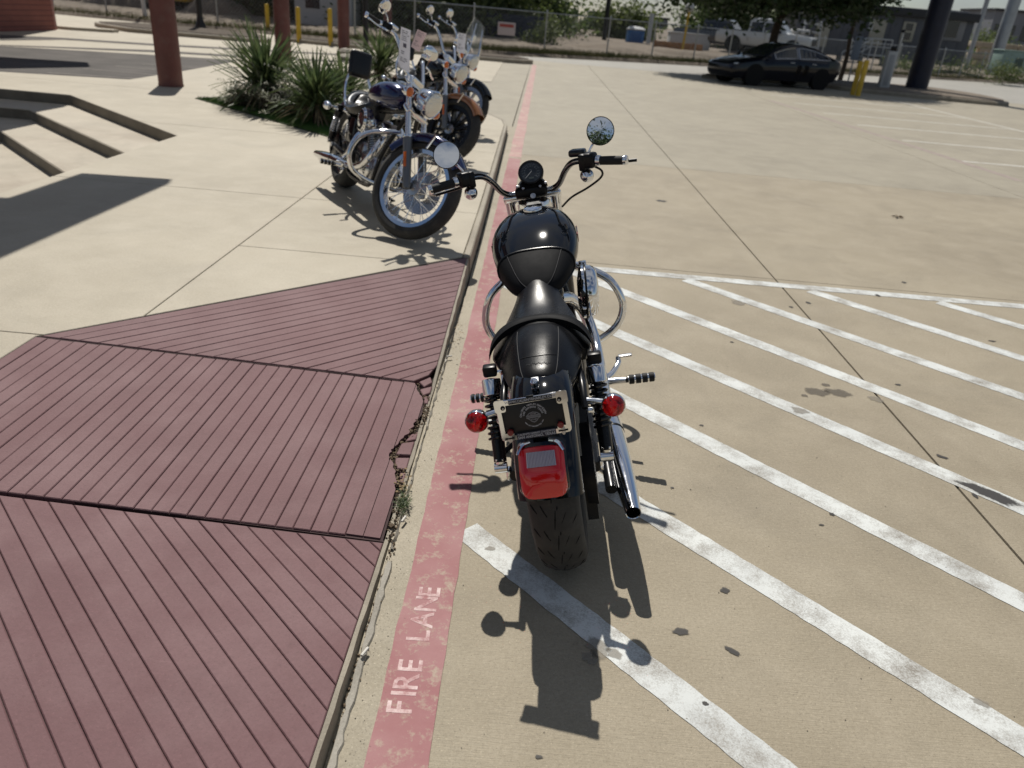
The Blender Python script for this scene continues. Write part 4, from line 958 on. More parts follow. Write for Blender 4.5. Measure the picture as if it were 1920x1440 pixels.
        for k in range(25):
            a = RAD(225 - 270 * k / 24); r0 = .034 if k % 2 else .031; dd = u_ * math.cos(a) + v_ * math.sin(a); s_ = (u_ * -math.sin(a) + v_ * math.cos(a)) * .0006
            tk_.add([cS + nS * .0032 + dd * r0 - s_, cS + nS * .0032 + dd * r0 + s_, cS + nS * .0032 + dd * .039 + s_, cS + nS * .0032 + dd * .039 - s_], [(0, 1, 2, 3)])
        for k in range(13):
            a = RAD(225 - 270 * k / 12); p = cS + nS * .0032 + (u_ * math.cos(a) + v_ * math.sin(a)) * .0265
            text_mb(str(k * 10), .0062, Matrix.Translation(p) @ Matrix((u_, v_, nS)).transposed().to_4x4(), .0002, mb=tk_)
        text_mb('MPH', .006, Matrix.Translation(cS + nS * .0032 + v_ * .010) @ Matrix((u_, v_, nS)).transposed().to_4x4(), .0002, mb=tk_)
        tk_.build('dial_marks', pbr('dial_print', (.22, .24, .25), .6), sp, ang=0)
        F().box(cS + nS * .003 - v_ * .026, (.020, .001, .008), Matrix((u_, -nS, v_)).transposed(), bev=0).build('odometer', pbr('lcd', (.06, .075, .07), .3), sp)
        dn = (u_ * math.cos(RAD(225)) + v_ * math.sin(RAD(225))); sn = dn.cross(nS) * .001
        F().add([cS + nS * .004 - dn * .006 - sn, cS + nS * .004 - dn * .006 + sn, cS + nS * .004 + dn * .036 + sn * .4, cS + nS * .004 + dn * .036 - sn * .4], [(0, 1, 2, 3)]).build('needle', pbr('needle_white', (.75, .75, .72), .5), sp, ang=0)
        bx = [[Vector((x, y, z)) for x, y, z in ring] for ring in (
            [(-.062, 1.112, .985), (.072, 1.112, .985), (.060, 1.16, .992), (-.050, 1.16, .992)],
            [(-.060, 1.105, .998), (.070, 1.105, .998), (.058, 1.155, 1.005), (-.048, 1.155, 1.005)],
            [(-.036, 1.128, 1.010), (.050, 1.128, 1.010), (.046, 1.172, 1.016), (-.034, 1.172, 1.016)],
            [(-.034, 1.152, 1.032), (.050, 1.152, 1.032), (.046, 1.19, 1.036), (-.034, 1.19, 1.036)])]
        bk_ = F().loft(bx).build('gauge_bracket', BLKX, root, ang=30)
        for x, y, z in ((-.054, 1.108, .999), (.064, 1.108, .999), (-.030, 1.101, .990), (.040, 1.101, .990)):
            F().lathe([(.0058, 0), (.0058, .004), (.003, .005), (1e-4, .003)], (x, y - .002, z), (0, -.6, .8), 10).build('bolt', STEEL, bk_)
        F().lathe([(.011, 0), (.0115, .004), (1e-4, .005)], (.006, 1.098, .955), (0, -.8, .6), 14).build('ignition_switch', STEEL, root)
    # ---- lights at the back
    for sx in (-1, 1):
        if main:
            a = B().tube([(sx * .124, -.040, .570), (sx * .155, -.048, .568), (sx * .192, -.056, .564)], [.0115, .010, .010], 12).build('signal_stalk', CHROME, root)
            bullet(root, 'rear_turn_signal', (sx * .205, -.078, .562), (0, -1, .10), .0345, REDS, L=1.05)
        else:
            B().tube([(sx * .10, -.10, .60), (sx * .20, -.10, .60)], .009, 8).build('signal_stalk', CHROME, root)
            bullet(root, 'rear_turn_signal', (sx * .21, -.12, .60), (0, -1, 0), .032, REDL)
    if main: tail_and_plate(root)
    else:
        B().sphere((0, -.36, .50), (.045, .03, .04), 16, 10).build('tail_light', REDL, root)
    if o.get('windshield'):
        ws = []
        for j in range(9):
            z = .95 + .05 * j; ws.append([Vector((x, tt(.95) + .14 - .30 * (z - .95) - 1.1 * x * x, z)) for x in np.linspace(-.21 * (1 - .018 * j * j * .35), .21 * (1 - .018 * j * j * .35), 13)])
        wn_ = [[p + Vector((0, .004, 0)) for p in r] for r in ws]
        F().loft([r + q[::-1] for r, q in zip(ws, wn_)]).build('windshield', pbr('clear_acrylic', (.92, .95, .96), .03, trans=.95, ior=1.2), root, ang=60)
        for sx in (-1, 1): F().tube([(sx * .10, tt(.80) + .03, .82), (sx * .11, tt(.95) + .12, 1.0), (sx * .08, tt(.95) + .03, 1.3)], .008, 6, 4).build('windshield_bracket', CHROME, root)
    return root, S

def tail_and_plate(root):
    # tail light: lens with sloping clear window above the red face
    prof = [(y - .034, z + .017) for y, z in [(-.255, .572), (-.285, .577), (-.332, .532), (-.3365, .526), (-.352, .468), (-.350, .456), (-.310, .446), (-.262, .480)]]
    rings = []; cy, cz = -.330, .532
    for x in (-.0615, -.060, -.055, -.046, -.03, 0, .03, .046, .055, .060, .0615):
        k = 1 - .30 * (abs(x) / .0615) ** 7; rings.append([Vector((x - .008, cy + (y - cy) * k, cz + (z - cz) * k)) for y, z in prof])
    tl = MB().loft(rings).build('tail_light', REDL, root, ang=30)
    a, b = Vector((-.008, -.3300, .5862)), Vector((-.008, -.3600, .5570)); nrm = Vector((0, -.70, .715))
    cw = MB()
    n = 20
    for i in range(n):
        x0 = -.038 + .076 * i / n; x1 = x0 + .076 / n; xm = (x0 + x1) / 2
        cw.add([a + Vector((x0, 0, 0)) + nrm * .001, a + Vector((xm, 0, 0)) + nrm * .0024, a + Vector((x1, 0, 0)) + nrm * .001, b + Vector((x1 * 1.03, 0, 0)) + nrm * .001, b + Vector((xm * 1.03, 0, 0)) + nrm * .0024, b + Vector((x0 * 1.03, 0, 0)) + nrm * .001], [(0, 1, 4, 5), (1, 2, 3, 4)])
    cw.build('clear_window', CLRL, tl, ang=0)
    gk = [[Vector((p.x * 1.10 + .0008, cy + (p.y - cy) * 1.06 + .014, cz + (p.z - cz) * 1.10 + .000)) for p in r] for r in rings]
    MB().loft(gk).build('lens_base', BLKP, tl, ang=30)
    for sx in (-1, 1):
        MB().tube([(-.008 + sx * .026, -.304, .603), (-.008 + sx * .048, -.312, .600), (-.008 + sx * .062, -.330, .583)], [.004, .006, .004], 8, 4).build('chrome_clip', CHROME, tl)
    # licence plate
    X_ = Vector((1, 0, .045)).normalized(); U_ = Vector((-.008, .022, .107)).normalized(); U_ = (U_ - X_ * U_.dot(X_)).normalized(); N_ = X_.cross(U_)
    cen = Vector((-.0148, -.285, .669))
    MB().box((-.0148, -.225, .652), (.06, .11, .010), bev=.003).build('plate_bracket', BLKX, root)
    PM_ = Matrix.Translation(cen) @ Matrix((X_, U_, N_)).transposed().to_4x4()
    MB(PM_).box((0, 0, -.004), (.176, .100, .0016), bev=.0005).build('licence_plate', pbr('plate_black', (.008, .008, .009), .4), root)
    pl = bpy.data.objects[-1] if False else root.children[-1]
    def rr(w_, h_, r, n=6):
        return [((sx * (w_ / 2 - r)) + r * math.cos(a), (sy * (h_ / 2 - r)) + r * math.sin(a)) for sx, sy, a0 in ((1, 1, 0), (-1, 1, 90), (-1, -1, 180), (1, -1, 270)) for a in [RAD(a0 + 90 * k / n) for k in range(n + 1)]]
    o_, i_ = rr(.190, .114, .012), rr(.163, .084, .003); fm = MB(PM_); n = len(o_)
    lv = [(p[0], p[1], -.004) for p in o_] + [(p[0], p[1], .002) for p in o_] + [(p[0] * .985, p[1] * .975, .0042) for p in o_] + [(p[0] * 1.01, p[1] * 1.01, .0042) for p in i_] + [(p[0], p[1], .002) for p in i_] + [(p[0], p[1], -.003) for p in i_]
    fm.add(lv, [(j * n + i, j * n + (i + 1) % n, (j + 1) * n + (i + 1) % n, (j + 1) * n + i) for j in range(5) for i in range(n)])
    frm = fm.build('plate_frame', CHROME, root, ang=30)
    for sx in (-1, 1): MB(PM_).prism([(sx * .0835 + px, .042 + py) for px, py in rr(.030, .034, .007)], .0005, .0046).build('frame_tab', CHROME, frm, ang=30)
    for sx in (-1, 1): MB(PM_).prism([(sx * .0755 + px, -.043 + py) for px, py in rr(.034, .016, .003)], .0005, .0046).build('frame_tab', CHROME, frm, ang=30)
    for sx in (-1, 1):
        MB(PM_).lathe([(.0052, .0040), (.0062, .0062), (.0052, .0075), (1e-4, .0072)], (sx * .076, .037, 0), (0, 0, 1), 16).build('screw', BLKX, frm)
        MB(PM_).lathe([(.0030, .0), (.0026, .0018), (1e-4, .002)], (sx * .0752, .0362, .007), (0, 0, 1), 12).build('screw_head', STEEL, frm)
        MB(PM_).lathe([(.0088, 0), (.0088, .008), (.0078, .0105), (1e-4, .011)], (sx * .068, -.033, 0), (0, 0, 1), 20).build('reflector', pbr('dark_red_reflector', (.18, .006, .008), .3, coat=.6), frm)
        MB(PM_).lathe([(.010, .0044), (.0098, .0062), (1e-4, .0066)], (sx * .0725, -.0487, 0), (0, 0, 1), 20, scale=(1.25, .62)).build('shield_emblem', STEEL, frm)
        MB(PM_).box((sx * .0725, -.0487, .0066), (.026, .0042, .0012), bev=.0004).build('emblem_bar', BLKM, frm)
    MB(PM_).box((.0, .0495, .0038), (.118, .0125, .0016), bev=.0004).build('frame_banner', pbr('banner_black', (.008, .008, .009), .5), frm)
    MB(PM_).box((.0, -.0485, .0038), (.106, .0175, .0016), bev=.0004).build('frame_banner', pbr('banner_navy', (.016, .014, .03), .5), frm)
    MB(PM_).box((0, .058, .000), (.020, .004, .008), bev=.001).build('plate_clip', BLKX, frm)
    LW = pbr('plate_lettering', (.50, .50, .52), .5)
    t_ = MB(); Z = lambda x, y, z=.0048: PM_ @ Matrix.Translation((x, y, z))
    text_mb('WWW.CALIENTEHARLEY.COM', .0098, Z(0, .0495), .0003, mb=t_, bold=.00015)
    text_mb('CALIENTE HARLEY-DAVIDSON', .0074, Z(0, -.0440), .0003, mb=t_, bold=.0001)
    text_mb('SAN ANTONIO, TEXAS', .0098, Z(0, -.0522), .0003, mb=t_, bold=.00018)
    t_.build('frame_lettering', LW, frm, ang=0)
    t2 = MB()
    def arc_text(s, r, a0, a1, size, flip=False):
        for k, ch in enumerate(s):
            if ch == ' ': continue
            a = RAD(a0 + (a1 - a0) * k / (len(s) - 1)); x, y = r * math.cos(a), r * math.sin(a)
            text_mb(ch, size, Z(x, y + .0, -.0024) @ Matrix.Rotation(a - math.pi / 2 + (math.pi if flip else 0), 4, 'Z'), .0003, mb=t2, bold=.0001)
    arc_text('CALIENTE HARLEY-DAVIDSON', .0335, 172, 8, .0072)
    arc_text('SAN ANTONIO TEXAS', .0262, 166, 14, .0068)
    arc_text('www.calienteharley.com', .0275, 212, 328, .0058, True)
    t2.build('plate_lettering', LW, pl, ang=0)
    sh = [(-.0175, .0045), (-.0105, .0105), (0, .0130), (.0105, .0105), (.0175, .0045), (.0175, -.0045), (.0125, -.0075), (.0075, -.0140), (0, -.0175), (-.0075, -.0140), (-.0125, -.0075), (-.0175, -.0045)]
    MB(PM_).prism([(x, y) for x, y in sh], -.0030, -.0026).build('shield_print', pbr('emblem_grey', (.20, .20, .21), .5), pl, ang=0)
    MB(PM_).prism([(x * .86, y * .84) for x, y in sh], -.0027, -.0024).build('shield_print', pbr('plate_black', (0, 0, 0)), pl, ang=0)
    MB(PM_).prism([(-.0195, -.0042), (.0195, -.0042), (.0195, .0042), (-.0195, .0042)], -.0026, -.0022).build('shield_print', MATS['emblem_grey'], pl, ang=0)
    t3 = MB(); text_mb('HARLEY-DAVIDSON', .0052, Z(0, 0, -.0019), .0002, mb=t3); t3.build('plate_lettering', MATS['plate_black'], pl, ang=0)
    t4 = MB(); text_mb('MOTOR', .0042, Z(0, .0072, -.0020), .0002, mb=t4); text_mb('CYCLES', .0042, Z(0, -.0085, -.0020), .0002, mb=t4); t4.build('plate_lettering', LW, pl, ang=0)

# ---- the bike in front
LEAN = RAD(13.5); BO = Vector((.235, 2.03, 0))
LM = Matrix.Rotation(-LEAN, 3, 'Y')
def mirror_normal(lx, ly, lz, want):
    p = BO + LM @ Vector((lx, ly, lz)); d = (p - CAM).normalized(); return LM.inverted() @ (Vector(want).normalized() - d).normalized()
main_bike, _ = motorcycle(dict(main=True, label='black motorcycle leaning on its kickstand on the hatched lines, seen from behind', paint=BLKP, guard=1.0, fstyle='black',
    mnorm={1: mirror_normal(.302, .985, 1.186, (.12, -.95, .25)), -1: mirror_normal(-.302, .985, 1.186, (-.25, -.80, .55))}, mr=.0535))
main_bike.location = BO; main_bike.rotation_euler = (0, -LEAN, 0)
# ---- three bikes standing along the kerb of the walkway, bars turned to their left
def flake(name, col, c2):
    m, t, b = _nt(name); v = _vec(t); n = _noise(t, v, 22, 7, .7)
    t.links.new(_mix(t, _ramp(t, n, .48, .72), col, c2), b.inputs['Base Color']); _set(b, Roughness=.18, Metallic=.35); b.inputs['Coat Weight'].default_value = 1.
    MATS[name] = m; return m
BLUE = flake('deep_blue_paint', (.004, .006, .050), (.007, .013, .10))
ORNG = flake('copper_paint', (.30, .115, .035), (.40, .18, .065))
HEAD = Vector((.48, -.877, 0)); PHI = math.atan2(-.48, -.877)
def place(root, front):
    r = Vector(front) - HEAD * 1.664; root.location = (r.x, r.y, ZW); root.rotation_euler = (0, -RAD(12), PHI); root.scale = (1.04,) * 3; return r
GRP = 'used motorcycles lined up on the walkway'
FR = Vector((-.835, 5.11, 0))
blue, S1 = motorcycle(dict(label='deep blue motorcycle with wire wheels and chrome crash bar on the walkway', group=GRP, paint=BLUE, wb=1.60, steer=RAD(36), guard=1.02, fstyle='spoke', rstyle='spoke', fdisc=(-1,), fR=.335, fw=.105,
    bar_up=.075, bar_back=.05, backrest=True, console=True, mr=.058, mscale=(1.15, .8), mnorm={1: (.35, -1, .35), -1: (-.25, -1, .1)}))
place(blue, FR)
orange, S2 = motorcycle(dict(label='black and copper motorcycle with cast wheels, between the blue and the windscreen motorcycles', group=GRP, paint=ORNG, tankpaint=BLKP, wb=1.60, steer=RAD(34), guard=None, fstyle='black', rstyle='black', fdisc=(-1,), fR=.33, fw=.12,
    bar_up=.07, bar_back=.05, backrest=True, mr=.058, mscale=(1.15, .8), mnorm={1: (.3, -1, .35), -1: (-.25, -1, .1)}))
place(orange, (-.93, 8.06, 0))
for sx in (-1, 1):
    rows = [r for r in TANK if .62 <= r[0] <= .98]
    MB().loft([[tank_pt(r, RAD(a) if sx > 0 else math.pi - RAD(a), .0018) for a in (2, 14, 26, 38)] for r in rows], closed=False, cap=False).build('tank_panel', ORNG, orange, ang=60)
third, S3 = motorcycle(dict(label='black motorcycle with clear windscreen at the far end of the row', group=GRP, paint=BLKP, wb=1.60, steer=RAD(34), guard=None, fstyle='cast', rstyle='cast', fdisc=(-1,), fR=.33, fw=.10,
    bar_up=.05, bar_back=.03, windshield=True, mr=.05))
place(third, (-.98, 10.1, 0))

# paper price tags hanging from the bars
PAPER = leafmat('tag_paper', (.74, .74, .77), (.70, .70, .73), .8, 20, .5)
PINKP = leafmat('tag_paper_pink', (.70, .60, .60), (.66, .56, .56), .8, 20, .5)
INK = pbr('tag_ink', (.12, .12, .15), .8)
def price_tag(corners, Y, m, label, rows):
    c = [GY(px, py, Y) for px, py in corners]; n = (c[1] - c[0]).cross(c[3] - c[0]).normalized(); n = n if n.y < 0 else -n
    nx, ny = 5, 8; vs = []; fs = []
    for j in range(ny + 1):
        for i in range(nx + 1):
            u, v = i / nx, j / ny; p = c[0].lerp(c[1], u).lerp(c[3].lerp(c[2], u), v) + n * (.006 * math.sin(u * 3.1) + .012 * v * v); vs.append(p)
    k = len(vs); vs += [p - n * .0008 for p in vs]
    f = [(j * (nx + 1) + i, j * (nx + 1) + i + 1, (j + 1) * (nx + 1) + i + 1, (j + 1) * (nx + 1) + i) for j in range(ny) for i in range(nx)]
    o = MB().add(vs, f + [tuple(q + k for q in g[::-1]) for g in f]).build('price_tag', m, label=label, cat='tag')
    t = MB()
    for v0, v1, u0, u1 in rows:
        q = [c[0].lerp(c[1], u).lerp(c[3].lerp(c[2], u), v) + n * (.006 * math.sin(u * 3.1) + .012 * v * v + .002) for u, v in ((u0, v0), (u1, v0), (u1, v1), (u0, v1))]; t.add(q, [(0, 1, 2, 3)])
    t.build('printed_lines', INK, o, ang=0)
rows = [(.06 + .045 * i, .075 + .045 * i, .15, random.uniform(.6, .88)) for i in range(6)] + [(.56, .58, .2, .5), (.61, .63, .2, .45), (.72, .735, .15, .75), (.76, .775, .15, .8), (.80, .815, .15, .6)]
price_tag([(752, 50), (770, 57), (768, 136), (746, 124)], 5.42, PAPER, 'long white paper price tag hanging on the blue motorcycle handlebar', rows + [(.36, .46, .35, .65)])
price_tag([(783, 55), (800, 63), (786, 97), (771, 87)], 5.55, PINKP, 'pale pink paper price tag on the other grip of the blue motorcycle', rows)
price_tag([(859, 61), (874, 64), (871, 101), (856, 96)], 8.45, PAPER, 'white paper price tag hanging on the black and copper motorcycle', rows)
# ================================================================ planting
def leaves_mesh(pts, dirs, sizes, ratio=.5):
    """one rhombic leaf face at every point"""
    n = len(pts); rnd_ = np.random.RandomState(len(pts)); a = rnd_.normal(size=(n, 3)); a -= dirs * np.sum(a * dirs, 1)[:, None]; a /= np.linalg.norm(a, axis=1)[:, None] + 1e-9
    L = sizes[:, None]; v = np.empty((n * 4, 3)); v[0::4] = pts - dirs * L * .5; v[1::4] = pts + a * L * ratio * .5; v[2::4] = pts + dirs * L * .5; v[3::4] = pts - a * L * ratio * .5
    me = bpy.data.meshes.new('leaves'); me.vertices.add(n * 4); me.vertices.foreach_set('co', v.ravel().astype(np.float32)); me.loops.add(n * 4); me.loops.foreach_set('vertex_index', np.arange(n * 4, dtype=np.int32))
    me.polygons.add(n); me.polygons.foreach_set('loop_start', np.arange(0, n * 4, 4, dtype=np.int32)); me.polygons.foreach_set('loop_total', np.full(n, 4, dtype=np.int32)); me.update(calc_edges=True); me.validate(); return me
BARK = pbr('bark', (.055, .042, .032), .95, var=.4, vscale=12, bump=.8, bscale=30)
L_OAK = leafmat('oak_leaves', (.018, .038, .012), (.05, .08, .024), .55, .9, .2)
L_GRN = leafmat('belt_leaves', (.045, .078, .024), (.11, .145, .045), .6, .35, .45)
L_LIT = leafmat('light_leaves', (.07, .10, .03), (.15, .18, .06), .6, .5, .45)
def tree(label, base, h, r, blobs, nl, size, m, trunk_r=.16, lean=(0, 0), group=None, name='tree', cat='tree', limbs=True, seed=1):
    base = Vector(base); rs = np.random.RandomState(seed); root = empty(name, base, label=label, cat=cat, group=group)
    bl_ = [(Vector(c), q) for c, q in blobs]
    if limbs:
        tp = Vector((lean[0], lean[1], h)); MB().tube([(0, 0, -.2), (lean[0] * .15 + .05, lean[1] * .15, h * .35), (lean[0] * .5 - .04, lean[1] * .5, h * .7), tp], [trunk_r * 1.3, trunk_r, trunk_r * .9, trunk_r * .7], 10, 4).build('trunk', BARK, root)
        for c, q in bl_: MB().tube([tp * .92, tp.lerp(c, .5) + Vector((0, 0, .2)), c], [trunk_r * .55, trunk_r * .35, trunk_r * .12], 7, 4).build('limb', BARK, root)
    w_ = np.array([q ** 2 for _, q in bl_]); k = rs.choice(len(bl_), nl, p=w_ / w_.sum())
    d = rs.normal(size=(nl, 3)); d /= np.linalg.norm(d, axis=1)[:, None]; rad = rs.uniform(.35, 1.0, nl) ** .5
    C0 = np.array([c[:] for c, _ in bl_])[k]; Q = np.array([q for _, q in bl_])[k]
    # clumps: pull leaves towards random twig centres
    p = C0 + d * (Q * rad)[:, None] * np.array([1, 1, .8]); nc = max(20, nl // 45); cc = p[rs.choice(nl, nc)]; j = rs.randint(0, nc, nl); p = np.where(rs.rand(nl, 1) < .72, cc[j] + rs.normal(size=(nl, 3)) * size * 2.1, p)
    dd = rs.normal(size=(nl, 3)); dd[:, 2] *= .6; dd /= np.linalg.norm(dd, axis=1)[:, None]
    me = leaves_mesh(p, dd, rs.uniform(.6, 1.3, nl) * size, .55); me.materials.append(m)
    o = bpy.data.objects.new('crown', me); COL.objects.link(o); o.parent = root; return root
L_YUC = leafmat('yucca_leaves', (.04, .075, .030), (.15, .185, .075), .30, 5., .35)
L_DEAD = leafmat('dead_yucca_leaves', (.17, .13, .075), (.30, .25, .16), .8, 7., .15)
L_SIL = leafmat('silver_leaves', (.19, .215, .155), (.36, .36, .26), .6, 6., .35)
def blade(mb, o, d, L, w_, droop):
    d = Vector(d).normalized(); s = d.cross(Vector((0, 0, 1))); s = s.normalized() if s.length > 1e-3 else Vector((1, 0, 0)); up = s.cross(d).normalized(); pts = []
    for t, wd in ((0, .75), (.3, 1.), (.65, .8), (.88, .4), (1., .03)):
        c = o + d * (L * t) - Vector((0, 0, 1)) * droop * L * t * t
        pts += [c - s * w_ * wd / 2 + up * w_ * .15, c - up * w_ * .12 * wd, c + s * w_ * wd / 2 + up * w_ * .15]
    mb.add(pts, [(3 * i + j, 3 * i + j + 1, 3 * i + j + 4, 3 * i + j + 3) for i in range(4) for j in (0, 1)])
def yucca(base, h, n, label, seed):
    rg = random.Random(seed); root = empty('yucca', base, label=label, cat='plant', group='yuccas in the turf bed'); mb = MB()
    for k in range(n):
        el = RAD(rg.triangular(-25, 88, 48)); az = rg.uniform(0, 6.283); z0 = h * rg.uniform(.12, .42); L = h * rg.uniform(.5, .72)
        blade(mb, Vector((rg.gauss(0, .03), rg.gauss(0, .03), z0)), (math.cos(az) * math.cos(el), math.sin(az) * math.cos(el), math.sin(el)), L, .034 * (h ** .5), .10 + .25 * (el < .4))
    mb.build('leaves', L_YUC, root, ang=0)
    dd = MB()
    for k in range(n // 6):
        el = RAD(rg.uniform(-55, 8)); az = rg.uniform(0, 6.283); L = h * rg.uniform(.35, .6)
        blade(dd, Vector((rg.gauss(0, .03), rg.gauss(0, .03), h * rg.uniform(.18, .34))), (math.cos(az) * math.cos(el), math.sin(az) * math.cos(el), math.sin(el)), L, .028, .35)
    dd.build('dead_leaves', L_DEAD, root, ang=0)
    MB().tube([(0, 0, -.02), (.01, 0, h * .2), (0, .01, h * .4)], [.06, .07, .05], 10).build('stem', BARK, root); return root
bed = MB().prism([(-4.95, 11.36), (-2.15, 8.82), (-1.75, 9.7), (-3.4, 12.2), (-4.4, 12.3)], ZW - .01, ZW + .012, ch=.004).build('turf_bed', pbr('turf_soil', (.03, .05, .015), .95, var=.3), ang=0, kind='structure', label='triangular bed of bright green turf in the walkway')
tb = MB(); rg = random.Random(9)
for _ in range(17000):
    a, b = sorted((rg.random(), rg.random())); A_, B_, C2 = Vector((-4.93, 11.36)), Vector((-2.15, 8.84)), Vector((-3.2, 12.1)) if rg.random() < .6 else Vector((-1.78, 9.7))
    p = A_ * a + B_ * (b - a) + C2 * (1 - b); o = Vector((p.x, p.y, ZW + .01)); L = rg.uniform(.02, .05); e = o + Vector((rg.gauss(0, .012), rg.gauss(0, .012), L)); tb.add([o + Vector((-.003, 0, 0)), o + Vector((.003, 0, 0)), e], [(0, 1, 2)])
tb.build('turf', M_TURF, ang=0, kind='stuff', label='short bright green turf blades')
def gz(px, py): q = G(px, py, ZW); return (q.x, q.y, ZW)
yucca(gz(500, 206), 1.22, 230, 'tall yucca clump at the corner of the turf bed', 3)
yucca(gz(596, 234), 1.02, 230, 'yucca with drooping blades behind the blue motorcycle seat', 5)
yucca(gz(645, 218), .92, 170, 'smaller yucca hidden behind the blue motorcycle backrest', 8)
q = GY(714, 128, 15.5); yucca((q.x, q.y, ZW), 1.25, 150, 'yucca standing beyond the blue motorcycle handlebar', 13)
def shrub(base, h, sp, n, m, label, seed):
    rg = random.Random(seed); root = empty('shrub', base, label=label, cat='shrub'); st_ = MB(); lv = MB()
    for _ in range(n):
        az = rg.uniform(0, 6.283); el = RAD(rg.triangular(5, 85, 45)); L = h * rg.uniform(.6, 1.1); d = Vector((math.cos(az) * math.cos(el) * sp, math.sin(az) * math.cos(el) * sp, math.sin(el)))
        pts = [Vector((rg.gauss(0, .12), rg.gauss(0, .12), 0)) + d * (L * t) + Vector((0, 0, -.12 * t * t * L)) for t in (0, .35, .7, 1)]; st_.tube(pts, [.005, .004, .003, .001], 4)
        for k in range(26):
            t = rg.uniform(.2, 1.02); i = min(2, int(t * 3)); c = pts[i].lerp(pts[i + 1], t * 3 - i); a = rg.uniform(0, 6.28); e = Vector((math.cos(a), math.sin(a), rg.uniform(-.2, .9))) * rg.uniform(.03, .07); s = Vector((-e.y, e.x, 0)) * .16
            lv.add([c, c + e * .5 + s, c + e, c + e * .5 - s], [(0, 1, 2, 3)])
    st_.build('stems', BARK, root, kind='stuff'); lv.build('leaves', m, root, ang=0, kind='stuff')
shrub(gz(545, 216), .72, 1.0, 190, L_SIL, 'feathery silver green shrub between the two front yuccas', 4)
shrub(gz(462, 200), .42, 1.0, 90, L_SIL, 'low wispy silver shrub at the pointed end of the turf bed', 6)

# ================================================================ posts, poles, bollards
def post(name, p, r, h, m, label, cat, group=None, cap=None, lean=(0, 0)):
    o = empty(name, p, label=label, cat=cat, group=group)
    MB().tube([(0, 0, -.05), (lean[0] * .5, lean[1] * .5, h * .5), (lean[0], lean[1], h)], r, 20).build('shaft', m, o)
    MB().lathe([(r * 1.04, -.02), (r * 1.04, .03), (r * 1.0, .032)] if cap is None else cap, (0, 0, 0), (0, 0, 1), 20).build('base_plate', m, o); return o
p1 = G(321, 161, ZW)
post('steel_post', p1, .185, 1.75, M_REDST, 'maroon steel post rising from the walkway by the driveway', 'post')
q = GY(531, 88, 19.5); post('steel_post', (q.x, q.y, .01), .185, 2.2, M_REDST, 'maroon steel post standing behind the tall yucca', 'post')
q = G(645, 101); post('steel_post', q, .185, 2.2, M_REDST, 'maroon steel post with pale rubble at its foot', 'post')
q = GY(727, 20, 37); post('steel_post', (q.x, q.y, .15), .185, 2.4, M_REDST, 'farthest maroon steel post beside the site fence', 'post')
rb_ = G(648, 112)
MB().sphere((rb_.x, rb_.y, .12), (.28, .2, .2), 9, 6).sphere((rb_.x + .2, rb_.y - .5, .08), (.35, .25, .12), 8, 5).build('rubble_heap', M_KERB, ang=0, label='grey rubble heap at the foot of a maroon post', cat='rubble')
YEL = pbr('yellow_paint', (.55, .36, .03), .5, var=.15, vscale=4)
for (px, py), hh, lb in (((503, 63), 1.15, 'yellow bollard on the apron left of a maroon post'), ((561, 81), 1.2, 'yellow bollard between two maroon posts'), ((620, 87), 1.25, 'yellow bollard at the end of the long kerb island'), ((1598, 178), 1.1, 'first yellow bollard behind the dark sedan'), ((1608, 180), 1.15, 'second yellow bollard beside the charging cabinet')):
    q = G(px, py); o = empty('bollard', q, label=lb, cat='bollard', group='yellow bollards')
    MB().lathe([(.085, -.05), (.085, hh - .04), (.07, hh - .01), (1e-4, hh)], (0, 0, 0), (0, 0, 1), 16).build('pipe', YEL, o)
BLKPOLE = pbr('black_pole_paint', (.012, .012, .013), .5, var=.2)
q = G(377, 58); o = post('lamp_pole', q, .11, 6, BLKPOLE, 'black lamp pole on the mulched island', 'pole', cap=[(.24, 0), (.22, .15), (.14, .35), (.115, .5)])
q = GY(686, 108, 26.5); post('lamp_pole', (q.x, q.y, 0), .085, 6, BLKPOLE, 'thin black lamp pole beside the far yucca', 'pole')
q = GY(274, 40, 36); post('lamp_pole', (q.x, q.y, 0), .09, 6, pbr('white_pole', (.55, .56, .55), .5), 'slim white pole near the building site', 'pole', lean=(-.25, 0))
q = G(1715, 173); post('sign_column', q, .43, 9, pbr('dark_column', (.010, .013, .030), .5, var=.2), 'very thick dark steel column on the dry kerb island', 'column', cap=[(.5, 0), (.5, .06), (.45, .07)])
GALV = pbr('galvanised_steel', (.33, .35, .37), .5, .6, var=.12, vscale=2)
q = GY(1868, 104, 62); post('utility_pole', (q.x, q.y, .2), .42, 12, GALV, 'thick grey steel utility pole behind the fence', 'pole')
q = GY(1832, 60, 75); post('utility_pole', (q.x, q.y, .2), .2, 12, GALV, 'thinner grey utility pole beyond the office trailer', 'pole')
q = GY(1138, 30, 62); post('utility_pole', (q.x, q.y, .2), .17, 12, BLKPOLE, 'dark wooden utility pole against the open sky', 'pole')
